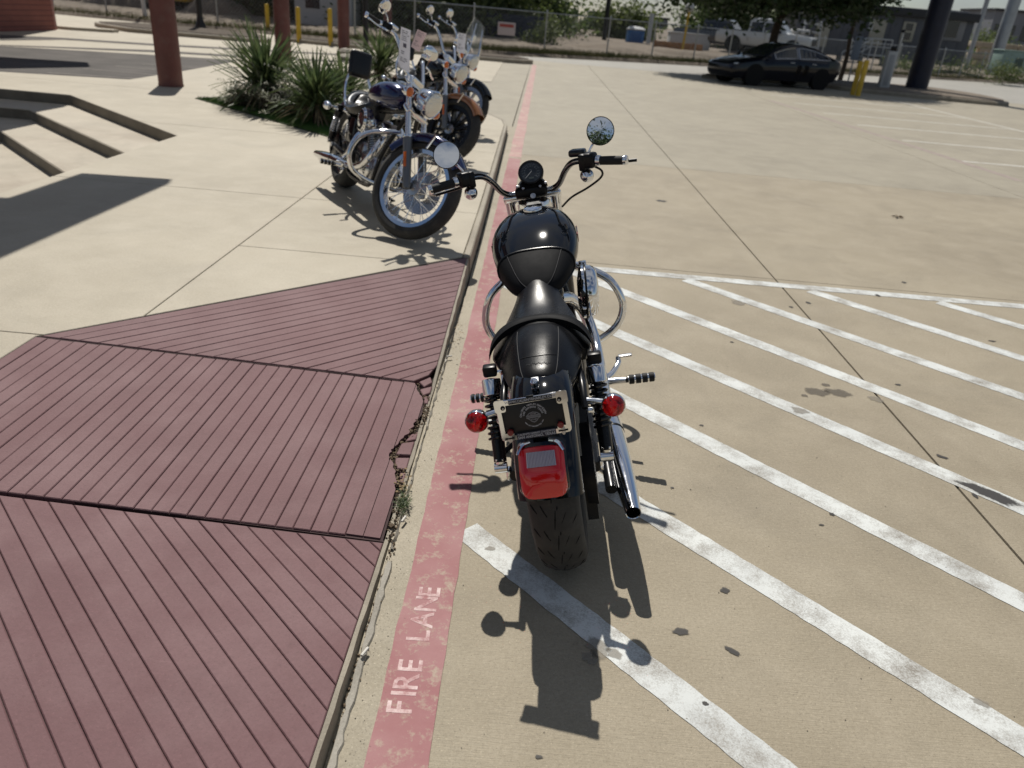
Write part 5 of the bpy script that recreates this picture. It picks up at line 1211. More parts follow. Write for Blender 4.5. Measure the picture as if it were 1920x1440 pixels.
# charging cabinet, sign and tall bollard on the island
q = G(1652, 172); o = empty('charging_cabinet', q, label='pale grey charging cabinet on the kerb island', cat='cabinet')
WHC = pbr('cabinet_white', (.45, .46, .46), .5, var=.06)
MB().box((0, 0, .75), (.34, .3, 1.45), bev=.02).build('body', WHC, o); MB().box((0, -.152, .8), (.2, .01, 1.1), bev=.004).build('panel', pbr('cabinet_grey', (.30, .31, .32), .4), o); MB().box((.02, 0, 1.56), (.18, .2, .16), bev=.02).build('top_unit', BLKX, o)
MB().tube([(.25, .1, -.02), (.25, .1, 2.15)], .05, 10).build('cable_mast', WHC, o); MB().sphere((.25, .1, 2.18), .07, 10, 8).build('mast_head', BLKX, o)
q = G(1622, 170); o = empty('sign_post', (q.x, q.y + 2, .1), label='grey sign on a thin post behind the yellow bollards', cat='sign'); MB().tube([(0, 0, -.1), (0, 0, 1.8)], .03, 8).build('pole', GALV, o); MB().box((0, -.04, 1.35), (.32, .015, .9), bev=.003).build('sign_panel', pbr('sign_grey_blue', (.20, .24, .30), .5), o)

# overhead shade structure of the forecourt: the picture shows only its shadows
o = empty('shade_canopy', (-4.3, -2.6, ZW), label='overhead maroon shade canopy whose shadows fall across the steps', cat='canopy')
def roof(poly, zs, h):
    k = 1 / math.tan(SUN_EL); sh = Vector((math.sin(-SUN_AZ), -math.cos(SUN_AZ))) * (h - zs) * k
    return MB().prism([(p[0] - sh.x + 4.3, p[1] - sh.y + 2.6) for p in poly], h - ZW, h + .25 - ZW).build('roof_panel', M_REDST, o, ang=0)
roof([(-3.72, -4), (-3.0, -4), (-3.0, 6.27), (-3.72, 6.2)], ZW, 4.6)
roof([(-4.6, -4), (-3.72, -4), (-3.72, 5.25), (-4.6, 5.2)], ZW, 4.6)
roof([(-16, 7.6), (-6.37, 7.6), (-6.37, 10.55), (-16, 10.55)], 0, 4.6)
roof([(-16, 12.6), (-9.5, 14.07), (-8.8, 15.55), (-9.26, 16.3), (-10.8, 15.85), (-16, 14.5)], 0, 4.6)
for x, y in ((0, 0), (-8.5, 12.5), (-12.5, 17)): MB().tube([(x, y, -.1), (x, y, 4.5)], .15, 14).build('column', M_REDST, o)

# maroon building at the left edge
BRK = pbr('maroon_siding', (.17, .052, .040), .75, var=.15, vscale=2)
def banded(name, c1, c2, s):
    m, t, b = _nt(name); v = _wpos(t); sx = t.nodes.new('ShaderNodeSeparateXYZ'); t.links.new(v, sx.inputs[0])
    mm = t.nodes.new('ShaderNodeMath'); mm.operation = 'MULTIPLY'; mm.inputs[1].default_value = s; t.links.new(sx.outputs[2], mm.inputs[0])
    fr = t.nodes.new('ShaderNodeMath'); fr.operation = 'FRACT'; t.links.new(mm.outputs[0], fr.inputs[0])
    r = _ramp(t, fr.outputs[0], .84, .90); n = _ramp(t, _noise(t, v, 3, 5), .3, .7)
    t.links.new(_mix(t, r, _mix(t, n, c1, tuple(x * 1.2 for x in c1)), c2), b.inputs['Base Color']); _set(b, Roughness=.75); inv = t.nodes.new('ShaderNodeMath'); inv.operation = 'SUBTRACT'; inv.inputs[0].default_value = 1; t.links.new(r, inv.inputs[1]); _bump(t, b, inv.outputs[0], .6, .02); MATS[name] = m; return m
o = empty('building', (-22, 18, 0), label='maroon rounded building with horizontal courses at the driveway', cat='building')
cor = [(-6, -7), (6.4, -7)] + [(6.6 + .55 * math.sin(RAD(a)) * .9, 6.9 - 1.6 + 1.6 * math.sin(RAD(a)) if False else 4.0 + 3.3 * math.sin(RAD(a)) * 1.0) for a in ()] + [(6.75, 0), (6.95, 4), (6.95, 7.0), (6.75, 7.45), (6.3, 7.6), (-6, 7.6)]
MB().prism(cor, -.1, 6.5).build('wall', banded('maroon_courses', (.20, .066, .050), (.11, .036, .03), 7.0), o, ang=20)
MB().prism([(x * 1.02, y * 1.03) for x, y in cor], 6.5, 6.8).build('roof', M_REDST, o, ang=20)
MB().prism([(6.2, 7.66), (7.05, 7.66), (8.1, 8.2), (8.1, 8.6), (6.2, 8.6)], -.1, .10).build('plinth', M_WALK, o, ang=20)
# ================================================================ fence and building site
FN = [(-46, 40.5), (-30, 38.2), (-14, 35.2), (-8, 34.9), (-3, 35.3), (.1, 37.2), (3.1, 39.2), (7.8, 42.2), (14, 46.2), (22, 51.2), (34, 59.2), (50, 68)]
fo = empty('chain_link_fence', (0, 0, 0), label='grey chain link fence with steel posts along the building site', cat='fence')
fence_pts = []
for a, b in zip(FN, FN[1:]):
    a, b = Vector((*a, .2)), Vector((*b, .2)); k = max(1, round((b - a).length / 2.6)); fence_pts += [a.lerp(b, i / k) for i in range(k)]
fence_pts.append(Vector((*FN[-1], .2)))
pm = MB().lathe([(.035, -.3), (.035, 1.58), (.045, 1.60), (.02, 1.66), (1e-4, 1.67)], (0, 0, 0), (0, 0, 1), 10).mesh('fence_post', GALV)
for p in fence_pts: inst(pm, 'fence_post', fo, p)
MB().tube([p + Vector((0, 0, 1.55)) for p in fence_pts], .025, 6).build('top_rail', GALV, fo)
wr = MB()
for a, b in zip(fence_pts, fence_pts[1:]):
    L = (b - a).length; k = int(L / .16)
    for i in range(-9, k):
        for s in (1, -1):
            u0, u1 = i * .16 / L, (i * .16 + 1.45) / L; z0, z1 = (0.05, 1.5) if s > 0 else (1.5, .05)
            c0, c1 = max(0, u0), min(1, u1)
            if c1 <= c0: continue
            f0, f1 = (c0 - u0) / (u1 - u0), (c1 - u0) / (u1 - u0)
            p, q = a.lerp(b, c0) + Vector((0, 0, z0 + (z1 - z0) * f0)), a.lerp(b, c1) + Vector((0, 0, z0 + (z1 - z0) * f1)); s_ = Vector((0, 0, .0042)); wr.add([p - s_, q - s_, q + s_, p + s_], [(0, 1, 2, 3)])
wr.build('wire_mesh', GALV, fo, ang=0, kind='stuff')
q = GY(950, 54, 35.2); sg = MB().box((q.x, q.y - .12, q.z), (.75, .02, .5), bev=.004).build('fence_sign', pbr('sign_pale', (.42, .36, .36), .7), label='pale notice board fixed on the chain link fence', cat='sign')
MB().box((q.x, q.y - .133, q.z + .12), (.6, .004, .12)).build('sign_band', pbr('sign_red', (.30, .06, .05), .7), sg, ang=0)
def heap(px, py, Y, rx, ry, h, label, m=M_DIRT, seed=1):
    q = GY(px, py, Y); rs = random.Random(seed); mb = MB(); n, k = 26, 7; vs = []
    for j in range(k + 1):
        t = j / k
        for i in range(n):
            a = 2 * math.pi * i / n; f = 1 + .22 * mnoise.noise(Vector((math.cos(a) * 1.7 + seed, math.sin(a) * 1.7, t * 2))); vs.append((rx * (1 - t) * f * math.cos(a), ry * (1 - t) * f * math.sin(a), h * (1 - (1 - t) ** 2) * (1 + .15 * mnoise.noise(Vector((i * .9, j, seed)))) - .1))
    mb.add(vs, [(j * n + i, j * n + (i + 1) % n, (j + 1) * n + (i + 1) % n, (j + 1) * n + i) for j in range(k) for i in range(n)])
    o = mb.build('dirt_heap', m, ang=50, label=label, cat='dirt heap', group='dirt heaps on the building site'); o.location = (q.x, q.y, .15); return o
heap(410, 40, 41, 2.4, 1.5, 1.1, 'rounded tan dirt heap behind the black lamp pole', seed=2)
heap(250, 30, 43, 3.4, 2, 1.5, 'large brown dirt heap behind the slim white pole', seed=3)
heap(1130, 100, 43, 3.5, 1.5, .45, 'low brown dirt heap behind the fence below the open sky', seed=4)
heap(1010, 95, 46, 5, 1.6, .4, 'long pale dirt bank behind the fence posts', seed=5)
heap(1290, 100, 46, 4.5, 1.6, .5, 'dirt bank in front of the pickup trucks', seed=6)
heap(1400, 118, 50, 5, 1.5, .6, 'stony bank behind the dark sedan', seed=7)
ORB = pbr('timber_boards', (.30, .16, .075), .85, var=.3, vscale=3)
def boards(px0, px1, py, Y, h, label):
    a, b = GY(px0, py, Y), GY(px1, py, Y); o = empty('timber_barrier', a, label=label, cat='barrier'); L = b.x - a.x
    for i in range(int(L / 2.4) + 1):
        x0 = i * 2.4; x1 = min(L, x0 + 2.38)
        if x1 > x0 + .1: MB().box(((x0 + x1) / 2, 0, 0), (x1 - x0, .06, h), bev=.01).build('board', ORB, o); MB().box((x0 + .1, .06, -.2), (.1, .1, h + .5)).build('stake', ORB, o)
boards(960, 1085, 76, 48, .22, 'long rusty timber board behind the fence')
boards(1225, 1318, 84, 52, .5, 'orange brown timber shuttering beside the dark pickup')
boards(420, 700, 46, 44, .35, 'rusty timber edging behind the yellow bollards')
# portable toilet, down behind the bank
q = GY(1190, 70, 58); o = empty('portable_toilet', (q.x, q.y, -.85), label='blue portable toilet with a white roof on the building site', cat='toilet')
BLP = pbr('blue_plastic', (.03, .13, .34), .5, var=.12); MB().box((0, 0, 1.05), (1.15, 1.15, 2.1), bev=.04).build('cabin', BLP, o); MB().box((0, -.59, 1.0), (.8, .04, 1.85), bev=.01).build('door', pbr('blue_plastic_dark', (.02, .09, .26), .5), o)
MB().loft([[Vector((x * s, y * s, z)) for x, y in ((-.62, -.62), (.62, -.62), (.62, .62), (-.62, .62))] for z, s in ((2.1, 1), (2.18, 1), (2.3, .7), (2.34, .3))]).build('roof', WHC, o, ang=30)
# floodlight stand and white skip
q = GY(1278, 100, 50); o = empty('light_stand', (q.x, q.y, .3), label='yellow stand with a white round lamp on the building site', cat='lamp'); MB().tube([(0, 0, -.2), (.05, 0, 2.3)], .07, 8).build('pole', YEL, o); MB().sphere((.05, 0, 2.45), .26, 14, 10).build('lamp_head', WHC, o)
q = GY(1290, 82, 54); o = empty('storage_bin', (q.x, q.y, .3), label='white storage bin beside the dark pickup', cat='bin'); MB().box((0, 0, .5), (2.6, 1.3, 1.05), bev=.03).build('body', WHC, o); MB().box((0, 0, 1.06), (2.7, 1.4, .08), bev=.02).build('lid', WHC, o)
q = GY(1218, 60, 60); o = empty('pipe_stack', (q.x, q.y, .2), label='upright white pipe beside the portable toilet', cat='pipe'); MB().tube([(0, 0, -.2), (0, 0, 2.2)], .16, 10).build('pipe', WHC, o)
q = GY(616, 35, 41.5); o = empty('site_cabin', (q.x, q.y, .2), label='small white site cabin behind the fence', cat='cabin'); MB().box((0, 0, 1.0), (2.8, 2, 1.9), bev=.03).build('body', WHC, o); MB().box((-.5, -1.01, 1.2), (.7, .03, .7)).build('window', pbr('dark_glass', (.02, .025, .03), .1), o)
q = GY(965, 55, 47); o = empty('waste_container', (q.x, q.y, .2), label='dark blue waste container behind the fence notice', cat='container'); MB().box((0, 0, .7), (3.2, 1.6, 1.3), bev=.03).build('body', pbr('navy_steel', (.02, .025, .05), .6), o); [MB().box((x, -.82, .7), (.06, .05, 1.3)).build('rib', MATS['navy_steel'], o) for x in (-1.2, -.4, .4, 1.2)]

# excavators
def excavator(px, Y, z, label, rz):
    q = GY(px, 10, Y); o = empty('excavator', (q.x, q.y, z), (0, 0, rz), label=label, cat='excavator', group='yellow excavators on the building site')
    for sx in (-1, 1): MB().loft([[Vector((sx * 1.1 + x, y, zz)) for x in (-.28, .28)] + [Vector((sx * 1.1 + x, y, z2)) for x in (.28, -.28)] for y, zz, z2 in ((-1.9, .35, .5), (-1.6, .05, .8), (0, 0, .85), (1.6, .05, .8), (1.9, .35, .5))]).build('track', BLKX, o, ang=30)
    MB().box((0, -.3, 1.5), (2.3, 2.8, 1.0), bev=.15, seg=3).build('body', YEL, o); cb = MB().box((-.7, .7, 2.2), (.9, 1.2, 1.4), bev=.1).build('cab', YEL, o); MB().box((-.7, 1.31, 2.3), (.7, .02, .9)).build('cab_window', MATS['dark_glass'], cb)
    MB().tube([(.4, .9, 1.7), (.4, 2.6, 3.6), (.4, 4.6, 2.9)], [.22, .25, .16], 6).build('boom', YEL, o); MB().tube([(.4, 4.5, 3.1), (.4, 5.2, 1.2)], [.18, .12], 6).build('stick', YEL, o); MB().lathe([(.05, -.4), (.45, -.4), (.45, .4), (.05, .4)], (.4, 5.1, 1.0), (1, 0, 0), 14, RAD(20), RAD(230)).build('bucket', BLKM, o)
excavator(332, 42.5, -.2, 'yellow excavator behind the nearest maroon post', RAD(70)); excavator(128, 50, .0, 'yellow excavator beside the maroon building corner', RAD(-60))

# ================================================================ vehicles
GLASS = pbr('car_glass', (.012, .015, .017), .06, coat=.6); TYR = pbr('car_tyre', (.012, .012, .012), .85); RIMA = pbr('alloy_wheel', (.22, .22, .23), .35, .8)
HLG = pbr('head_lamp', (.65, .67, .68), .1, metal=.3, coat=1.)
def section(y, hb, zb, hm, zm, ht, zt):
    half = [(hb * .6, zb), (hb, zb + .03), (hm, zb + (zm - zb) * .35), (hm * 1.0, zb + (zm - zb) * .7), (hm * .975, zm), (ht + (hm - ht) * .18, zm + (zt - zm) * .75), (ht, zt - (zt - zm) * .06), (ht * .6, zt)]
    return [Vector((x, y, z)) for x, z in half] + [Vector((-x, y, z)) for x, z in half[::-1]]
def vehicle(name, label, tab, loc, rz, paint, wr, wheels, track, win, trim=None, cat='car', ws=None):
    o = empty(name, loc, (0, 0, rz), label=label, cat=cat)
    T = interp_tab(tab, 3); body = MB().loft([section(*r) for r in T]).build('body', paint, o, ang=50)
    row = lambda y: [np.interp(y, [r[0] for r in T][::-1], [r[k] for r in T][::-1]) for k in range(1, 7)]
    for y in wheels:
        for sx in (-1, 1):
            MB().lathe([(wr * 1.14, -.02), (wr * 1.14, .012), (1e-4, .0125)], (sx * (row(y)[2] - .004), y, wr), (sx, 0, 0), 28).build('wheel_arch', DARK, o)
            w_ = MB().lathe([(.03, -.03), (wr * .66, .0), (wr * .7, .01), (wr * .66, .016), (wr * .6, -.01), (.06, .006), (1e-4, .01)], (sx * (track + .012), y, wr), (sx, 0, 0), 24).build('wheel', RIMA, o)
            MB().lathe([(wr * .68, -.1), (wr * .68, .0), (wr * .78, .02), (wr * .94, .012), (wr, -.02), (wr, -.18), (wr * .68, -.18)], (sx * (track + .01), y, wr), (sx, 0, 0), 28).build('tyre', TYR, w_)
            for k in range(5):
                a = 2 * math.pi * k / 5; d = Vector((0, math.cos(a), math.sin(a))); MB().box(Vector((sx * (track + .022), y, wr)) + d * wr * .36, (.014, .05 if abs(d.y) < .6 else .05, .05), bev=.004).tube([Vector((sx * (track + .022), y, wr)) + d * .04, Vector((sx * (track + .024), y, wr)) + d * wr * .66], [.03, .022], 6).build('wheel_spoke', RIMA, w_)
    for y0, y1 in win:
        for sx in (-1, 1):
            ys = np.linspace(y0, y1, 9); lo, up = [], []
            for y in ys:
                hb, zb, hm, zm, ht, zt = row(y); e = .05; xb, xt = hm * .975, ht + (hm - ht) * .18; zt2 = zm + (zt - zm) * .75
                f0, f1 = .10, .96; lo.append(Vector((sx * (xb + (xt - xb) * f0 + .006), y, zm + (zt2 - zm) * f0))); up.append(Vector((sx * (xb + (xt - xb) * f1 + .006), y, zm + (zt2 - zm) * f1)))
            n = len(ys); inn = [p - Vector((sx * .01, 0, 0)) for p in lo + up]
            MB().add(lo + up + inn, [(i, i + 1, n + i + 1, n + i) for i in range(n - 1)] + [(2 * n + i, 3 * n + i, 3 * n + i + 1, 2 * n + i + 1) for i in range(n - 1)] + [(i, 2 * n + i, 2 * n + i + 1, i + 1) for i in range(n - 1)] + [(n + i, n + i + 1, 3 * n + i + 1, 3 * n + i) for i in range(n - 1)]).build('side_window', GLASS, o, ang=0)
            if trim: MB().tube(lo + up[::-1] + lo[:1], .018, 5).build('window_trim', trim, o)
    if ws:
        for (y0, y1) in ws:
            r0, r1 = row(y0), row(y1)
            MB().loft([[Vector((x, y, z + .012)) for x in np.linspace(-(r[4] * .93), r[4] * .93, 7)] + [Vector((x, y, z - .01)) for x in np.linspace(r[4] * .93, -(r[4] * .93), 7)] for y, z, r in [(yy, row(yy)[5], row(yy)) for yy in np.linspace(y0, y1, 6)]]).build('windscreen', GLASS, o, ang=40)
    return o, row
SED = [(2.36, .55, .36, .66, .58, .45, .60), (2.22, .76, .22, .84, .66, .60, .71), (1.7, .84, .19, .91, .76, .68, .85), (1.05, .85, .19, .925, .86, .72, .97), (.55, .85, .19, .925, .90, .66, 1.22), (0, .85, .19, .925, .92, .60, 1.42), (-.5, .85, .19, .925, .93, .60, 1.445), (-1.1, .85, .19, .925, .95, .58, 1.36), (-1.7, .85, .2, .915, .97, .60, 1.15), (-2.12, .80, .26, .88, .97, .62, 1.05), (-2.33, .66, .42, .78, .84, .52, .93)]
CARB = pbr('car_black_paint', (.003, .0035, .008), .3, coat=.7, spec=.1)
nw, fw_ = G(1408, 161), G(1537, 169); hd_ = (nw - fw_).normalized(); lt = Vector((-hd_.y, hd_.x, 0)); mid = (nw + fw_) / 2 - lt * .92
rzc = math.atan2(-hd_.x, hd_.y)
car, row = vehicle('parked_car', 'dark blue black sedan with silver window trim parked in tree shade', SED, (mid.x, mid.y, 0), rzc, CARB, .335, (1.44, -1.44), .80, [(.66, -.28), (-.36, -1.72)], STEEL, ws=[(1.02, .14), (-1.15, -1.95)])
for sx in (-1, 1):
    MB().sphere((sx * .70, 2.08, .66), (.13, .17, .06), 12, 8).build('headlight', HLG, car); MB().box((sx * .935, .98, .98), (.14, .1, .11), bev=.03).build('wing_mirror', CARB, car)
    for y in (-.05, -1.0): MB().box((sx * .925, y, .83), (.012, .18, .025), bev=.004).build('door_handle', STEEL, car)
    for y in (.82, -.32, -1.25): MB().tube([(sx * .927, y, .28), (sx * .929, y, .55), (sx * .912, y, .88)], .004, 4).build('door_seam', DARK, car)
    MB().box((sx * .60, -2.27, .86), (.3, .06, .1), bev=.02).build('tail_lamp', REDL, car)
MB().box((0, 2.33, .42), (1.0, .05, .12), bev=.02).build('grille', DARK, car)
PKP = [(2.75, .80, .45, .92, .78, .80, .95), (2.65, .88, .40, .98, .95, .86, 1.10), (1.5, .9, .4, 1.0, 1.05, .88, 1.20), (1.25, .9, .4, 1.0, 1.06, .86, 1.24), (.75, .9, .4, 1.0, 1.08, .78, 1.75), (.45, .9, .4, 1.0, 1.08, .76, 1.90), (-.6, .9, .4, 1.0, 1.08, .76, 1.90), (-.95, .9, .4, 1.0, 1.08, .80, 1.80), (-1.02, .9, .4, 1.0, 1.06, .93, 1.20), (-2.7, .9, .45, 1.0, 1.06, .93, 1.18), (-2.85, .85, .5, .98, 1.02, .92, 1.14)]
def pickup(px, py, Y, rz, paint, label):
    q = GY(px, py, Y); o, r = vehicle('pickup_truck', label, PKP, (q.x, q.y, q.z), rz, paint, .42, (1.75, -1.75), .86, [(.72, -.05), (-.12, -.85)], None, 'pickup', ws=[(1.18, .52), (-.97, -.62)])
    MB().box((0, 2.78, .82), (1.3, .05, .34), bev=.03).build('grille', BLKX, o); MB().box((0, 2.84, .5), (1.8, .14, .18), bev=.04).build('bumper', STEEL, o); MB().box((0, -1.95, 1.172), (1.6, 1.6, .06)).build('truck_bed', BLKX, o)
    for sx in (-1, 1): MB().box((sx * .80, 2.72, .88), (.3, .08, .2), bev=.03).build('headlight', HLG, o); MB().box((sx * 1.12, .95, 1.2), (.22, .12, .24), bev=.04).build('wing_mirror', BLKX, o)
    return o
pickup(1432, 101, 50, RAD(-118), pbr('white_truck_paint', (.52, .54, .55), .3, coat=.5), 'white pickup truck on the building site behind the tree trunk')
pickup(1345, 96, 54, RAD(-118), pbr('grey_truck_paint', (.045, .05, .058), .3, coat=.6), 'dark grey pickup truck beside the white bin')

# ================================================================ office trailer and things near it
YT = 60; xl, xr = GY(1490, 60, YT).x, GY(1822, 60, YT).x; zt_r = GY(1640, 9, YT).z
o = empty('office_trailer', (xl, YT, 0), label='dark grey office trailer with pale doors and steps', cat='trailer'); Lw = xr - xl; zb0 = .75; zt0 = zt_r - .55
SID = pbr('grey_siding', (.085, .088, .10), .6, var=.06, vscale=1); TRM = pbr('dark_trim', (.022, .023, .028), .6); DOORM = pbr('beige_door', (.34, .32, .26), .6)
npan = int(Lw / .8)
wl = MB().box((Lw / 2, 2.0, (zb0 + zt0) / 2), (Lw - .02, 4.0, zt0 - zb0)).build('wall_core', TRM, o, ang=0)
for i in range(npan):
    x0 = Lw * i / npan; MB().box((x0 + Lw / npan / 2, -.02, (zb0 + zt0) / 2), (Lw / npan - .02, .05, zt0 - zb0), bev=.008).build('siding_panel', SID, o)
MB().box((Lw / 2, 1.9, zt0 + .27), (Lw + .3, 4.5, .55), bev=.05).build('roof', TRM, o)
fx = lambda px: GY(px, 60, YT).x - xl
def opening(px0, px1, py0, py1, m, nm, mull=False):
    a, b = GY(px0, py0, YT - .1), GY(px1, py1, YT - .1); w1 = MB().box(((a.x + b.x) / 2 - xl, -.08, (a.z + b.z) / 2), (abs(b.x - a.x), .06, abs(a.z - b.z)), bev=.01).build(nm, m, o)
    return w1, a, b
dz_ = lambda px: GY(px, 92, YT).z
d1, a, b = opening(1637, 1652, 36, 86, DOORM, 'door'); MB().box((a.x - xl + .1, -.13, (a.z + b.z) / 2), (.06, .04, .1)).build('handle', STEEL, d1)
d2, a, b = opening(1533, 1548, 42, 88, DOORM, 'door')
w1, a, b = opening(1696, 1709, 40, 79, DOORM, 'window'); [MB().box(((a.x + b.x) / 2 - xl, -.12, a.z + (b.z - a.z) * f), (abs(b.x - a.x) * .55, .02, abs(a.z - b.z) * .36)).build('pane', GLASS, w1) for f in (.26, .72)]
w2, a, b = opening(1772, 1802, 18, 78, pbr('panel_grey', (.20, .20, .21), .6), 'service_panel'); MB().box(((a.x + b.x) / 2 - xl, -.2, a.z - .4), (.7, .2, .5), bev=.02).build('air_conditioner', WHC, w2); MB().box(((a.x + b.x) / 2 - xl, -.13, b.z + .75), (.85, .03, 1.1)).build('pane', GLASS, w2)
MB().box((fx(1641) - .45, -.1, 2.9), (.28, .04, .7)).build('notice', WHC, o)
for i in range(int(Lw / 1.6)): MB().box((.4 + i * 1.6, .2, zb0 / 2), (.25, .25, zb0)).build('pier', M_KERB, o)
sx0 = fx(1600)
so_ = empty('entrance_steps', (xl + sx0, YT - 1.6, 0), label='white railed steps leading up to the trailer door', cat='steps')
MB().box((1.7, .9, zb0 + .25), (1.5, 1.3, .08)).build('landing', WHC, so_)
for k in range(5): MB().box((.75 - .27 * k, .9, zb0 + .08 - .19 * k), (.28, 1.1, .05)).build('step_tread', WHC, so_)
for y in (.3, 1.5):
    MB().tube([(-.45, y, 1.0), (1.0, y, zb0 + 1.3), (2.4, y, zb0 + 1.3)], .05, 6).tube([(-.45, y, .55), (1.0, y, zb0 + .8), (2.4, y, zb0 + .8)], .04, 6).build('handrail', WHC, so_)
    for x, z0, z1 in ((-.45, 0, 1.0), (1.0, 0, zb0 + 1.3), (2.4, 0, zb0 + 1.3)): MB().tube([(x, y, z0), (x, y, z1)], .045, 6).build('rail_post', WHC, so_)
q = GY(1512, 95, 57); o2 = empty('entrance_steps', (q.x, q.y, .2), label='white folding steps standing left of the trailer', cat='steps')
for k in range(5): MB().box((0, -.2 * k, 2.4 - .5 * k), (1.1, .25, .1)).build('step_tread', WHC, o2)
for sx in (-1, 1): MB().tube([(sx * .55, -.9, .1), (sx * .55, 0, 2.6)], .05, 6).build('stringer', WHC, o2)
q = GY(1492, 90, 56); o2 = empty('pallet_stack', (q.x, q.y, .2), label='stack of wrapped white building sacks beside the white pickup', cat='pallet')
for k in range(6): MB().box((random.uniform(-.08, .08), 0, .25 + .32 * k), (1.3 - .05 * k, 1.1, .30), bev=.08, seg=2).build('sack_layer', WHC, o2)
q = GY(1888, 134, 55); o2 = empty('transformer_box', (q.x, q.y, q.z), label='pale green electrical transformer box by the fence', cat='transformer')
GRT = pbr('transformer_green', (.22, .30, .27), .55, var=.1); MB().box((0, 0, .62), (1.9, 1.3, 1.2), bev=.04).build('body', GRT, o2); MB().box((0, 0, 1.25), (2.0, 1.4, .08), bev=.03).build('lid', GRT, o2); MB().box((.2, -.66, .55), (.5, .03, .6)).build('vent_panel', pbr('vent_dark', (.07, .10, .09), .6), o2)
# low sandstone wall and flat buildings to the right
WALLB = pbr('sandstone', (.40, .33, .24), .9, var=.25, vscale=1.2)
a = GY(1815, 100, 80); o2 = empty('retaining_wall', (a.x, 80, .2), label='low sandstone retaining wall beyond the utility poles', cat='wall')
for r_ in range(5):
    for k in range(9): MB().box((1.0 + k * 2.2 + (.9 if r_ % 2 else 0), 0, .25 + r_ * .52), (2.12, .8, .48), bev=.05).build('stone_block', WALLB, o2)
CITY = pbr('far_building', (.20, .21, .23), .7, var=.1, vscale=.2)
for px0, px1, py, Y, lb in ((1835, 1990, 20, 260, 'long grey flat roofed building on the skyline'), (1105, 1150, 24, 300, 'pale low building on the skyline left of the dark pole'), (1205, 1245, 34, 280, 'pale low building on the skyline right of the blue toilet')):
    a, b = GY(px0, py, Y), GY(px1, py, Y); o2 = empty('far_building', ((a.x + b.x) / 2, Y, 0), label=lb, cat='building'); hh = a.z
    MB().box((0, 0, hh / 2), (b.x - a.x, 20, hh)).build('wall', CITY, o2, ang=0); MB().box((0, 0, hh + .3), (b.x - a.x + 1, 21, .6)).build('roof', TRM, o2, ang=0)
    nwn = max(3, int((b.x - a.x) / 4))
    for k in range(nwn): MB().box((-(b.x - a.x) / 2 + (k + .5) * (b.x - a.x) / nwn, -10.05, hh * .6), (2.0, .1, hh * .3)).build('window', GLASS, o2, ang=0)

# ================================================================ trees
c = GY(1448, 60, 33.2)
tree('broad dark oak tree shading the sedan', (c.x, c.y, .1), 2.6, 1, [((-3.5, -.2, 4.0), 1.5), ((-1.8, -1.2, 4.2), 2.0), ((.4, -.8, 4.2), 2.1), ((2.0, -.8, 4.1), 1.8), ((3.1, .2, 4.0), 1.4), ((0, .4, 5.8), 2.8), ((-2.4, .4, 5.4), 2.2), ((2.1, .2, 5.5), 2.0), ((-1, 1.5, 4.4), 2.2), ((1.8, 1.6, 4.4), 2.2), ((-2.5, -1.4, 3.9), 1.6), ((-3.4, .8, 4.6), 1.6), ((-1.0, -1.8, 4.2), 1.7)], 120000, .23, L_OAK, .17, (.35, 0), seed=3, group='oak trees on the kerb island')
c = GY(1587, 100, 37)
tree('slim oak tree beside the office trailer', (c.x, c.y, .1), 2.7, 1, [((-1.5, 0, 4.0), 1.2), ((-.3, .2, 4.3), 1.1), ((-.6, 0, 5.4), 1.5)], 18000, .23, L_OAK, .09, (.05, 0), seed=5, group='oak trees on the kerb island')
rs_ = random.Random(21)
belt = [(120, 58), (215, 47), (290, 54), (382, 46), (455, 44), (525, 43.5), (600, 54), (668, 45), (735, 44.5), (800, 48), (865, 49), (930, 56), (955, 66), (985, 72)]
txt = ['behind the maroon building corner', 'behind the slim white pole', 'behind the first maroon post', 'left of the black lamp pole', 'behind the rounded dirt heap', 'behind the tall yucca', 'behind the white site cabin', 'behind the yellow bollards', 'behind the long price tag', 'behind the windscreen motorcycle', 'behind the fence notice', 'above the dark blue container', 'at the end of the tree belt near the open sky', 'bushy and low beside the open sky']
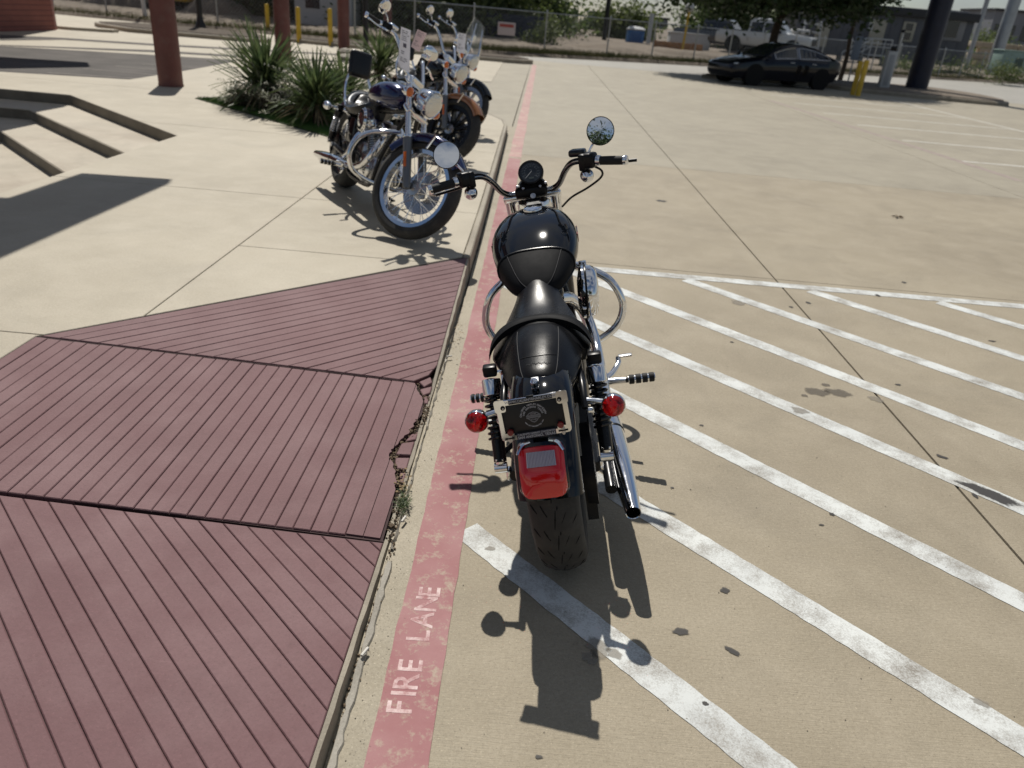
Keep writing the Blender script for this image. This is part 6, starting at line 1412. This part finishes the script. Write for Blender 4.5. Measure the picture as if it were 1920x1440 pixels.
for k, ((px, Y), tx) in enumerate(zip(belt, txt)):
    c = GY(px, 30, Y); h = rs_.uniform(6, 8)
    bb = [((rs_.uniform(-3.5, 3.5), rs_.uniform(-1.5, 1.5), rs_.uniform(.8, h)), rs_.uniform(1.5, 2.6)) for _ in range(10)] + [((x, 0, 1.0), 1.7) for x in (-4, -2, 0, 2, 4)]
    tree('dense green belt tree ' + tx, (c.x, c.y, .3), 2.5, 1, bb, 11000, .36, L_GRN if k % 2 else L_LIT, .2, seed=30 + k, group='trees along the far side of the building site')
for k, (px, Y, h, tx) in enumerate(((1175, 70, 1.6, 'round light green bush left of the blue toilet'), (1318, 80, 5.5, 'dark tree above the white storage bin'), (1360, 74, 6, 'dark tree behind the dark pickup'), (1400, 80, 6, 'dark tree behind the white pickup'), (1850, 110, 2.2, 'green tree behind the thin utility pole'), (1905, 105, 2.0, 'green tree behind the thick utility pole'), (1125, 120, .6, 'low bushes on the horizon'))):
    c = GY(px, 40, Y); w3 = 2.5 if k else 1.5
    bb = [((rs_.uniform(-w3, w3), rs_.uniform(-1, 1), rs_.uniform(.5, h)), rs_.uniform(1.0, 2.0) if h > 2 else 1.1) for _ in range(9)]
    tree(tx, (c.x, c.y, .3), 1.5, 1, bb, 5000, .38, L_LIT if k in (0, 4) else L_GRN, .15, seed=60 + k, group='trees along the far side of the building site')
# weeds behind the fence on the right
for k, (px, py, Y, w3) in enumerate(((1010, 100, 41, .8), (1690, 118, 56, 2.0), (1790, 122, 57, 2.2), (1905, 130, 53, 1.4))):
    c = GY(px, py, Y); bb = [((rs_.uniform(-w3, w3), rs_.uniform(-.4, .4), rs_.uniform(.1, .7)), .55) for _ in range(7)]
    tree('scrubby green weeds ' + ('beside a fence post behind the street', 'below the office trailer', 'right of the thick dark column', 'in front of the transformer box')[k], (c.x, c.y, .25), .3, 1, bb, 1600, .14, L_LIT, .03, seed=90 + k, name='weed_clump', cat='weeds', limbs=False, group='weed clumps along the site fence')
# trees on the near side of the lot, seen in the bike's right mirror
for k, (x, y) in enumerate(((1.5, -13), (5.5, -15), (-2.5, -16))):
    tree(('tree behind the viewpoint, mirrored in the right mirror', 'second tree behind the viewpoint', 'third tree behind the viewpoint')[k], (x, y, 0), 2.2, 1, [((rs_.uniform(-1.6, 1.6), rs_.uniform(-1, 1), rs_.uniform(2, 5)), rs_.uniform(.7, 1.3)) for _ in range(9)], 4500, .28, L_OAK, .13, seed=120 + k, group='trees on the near side of the lot')
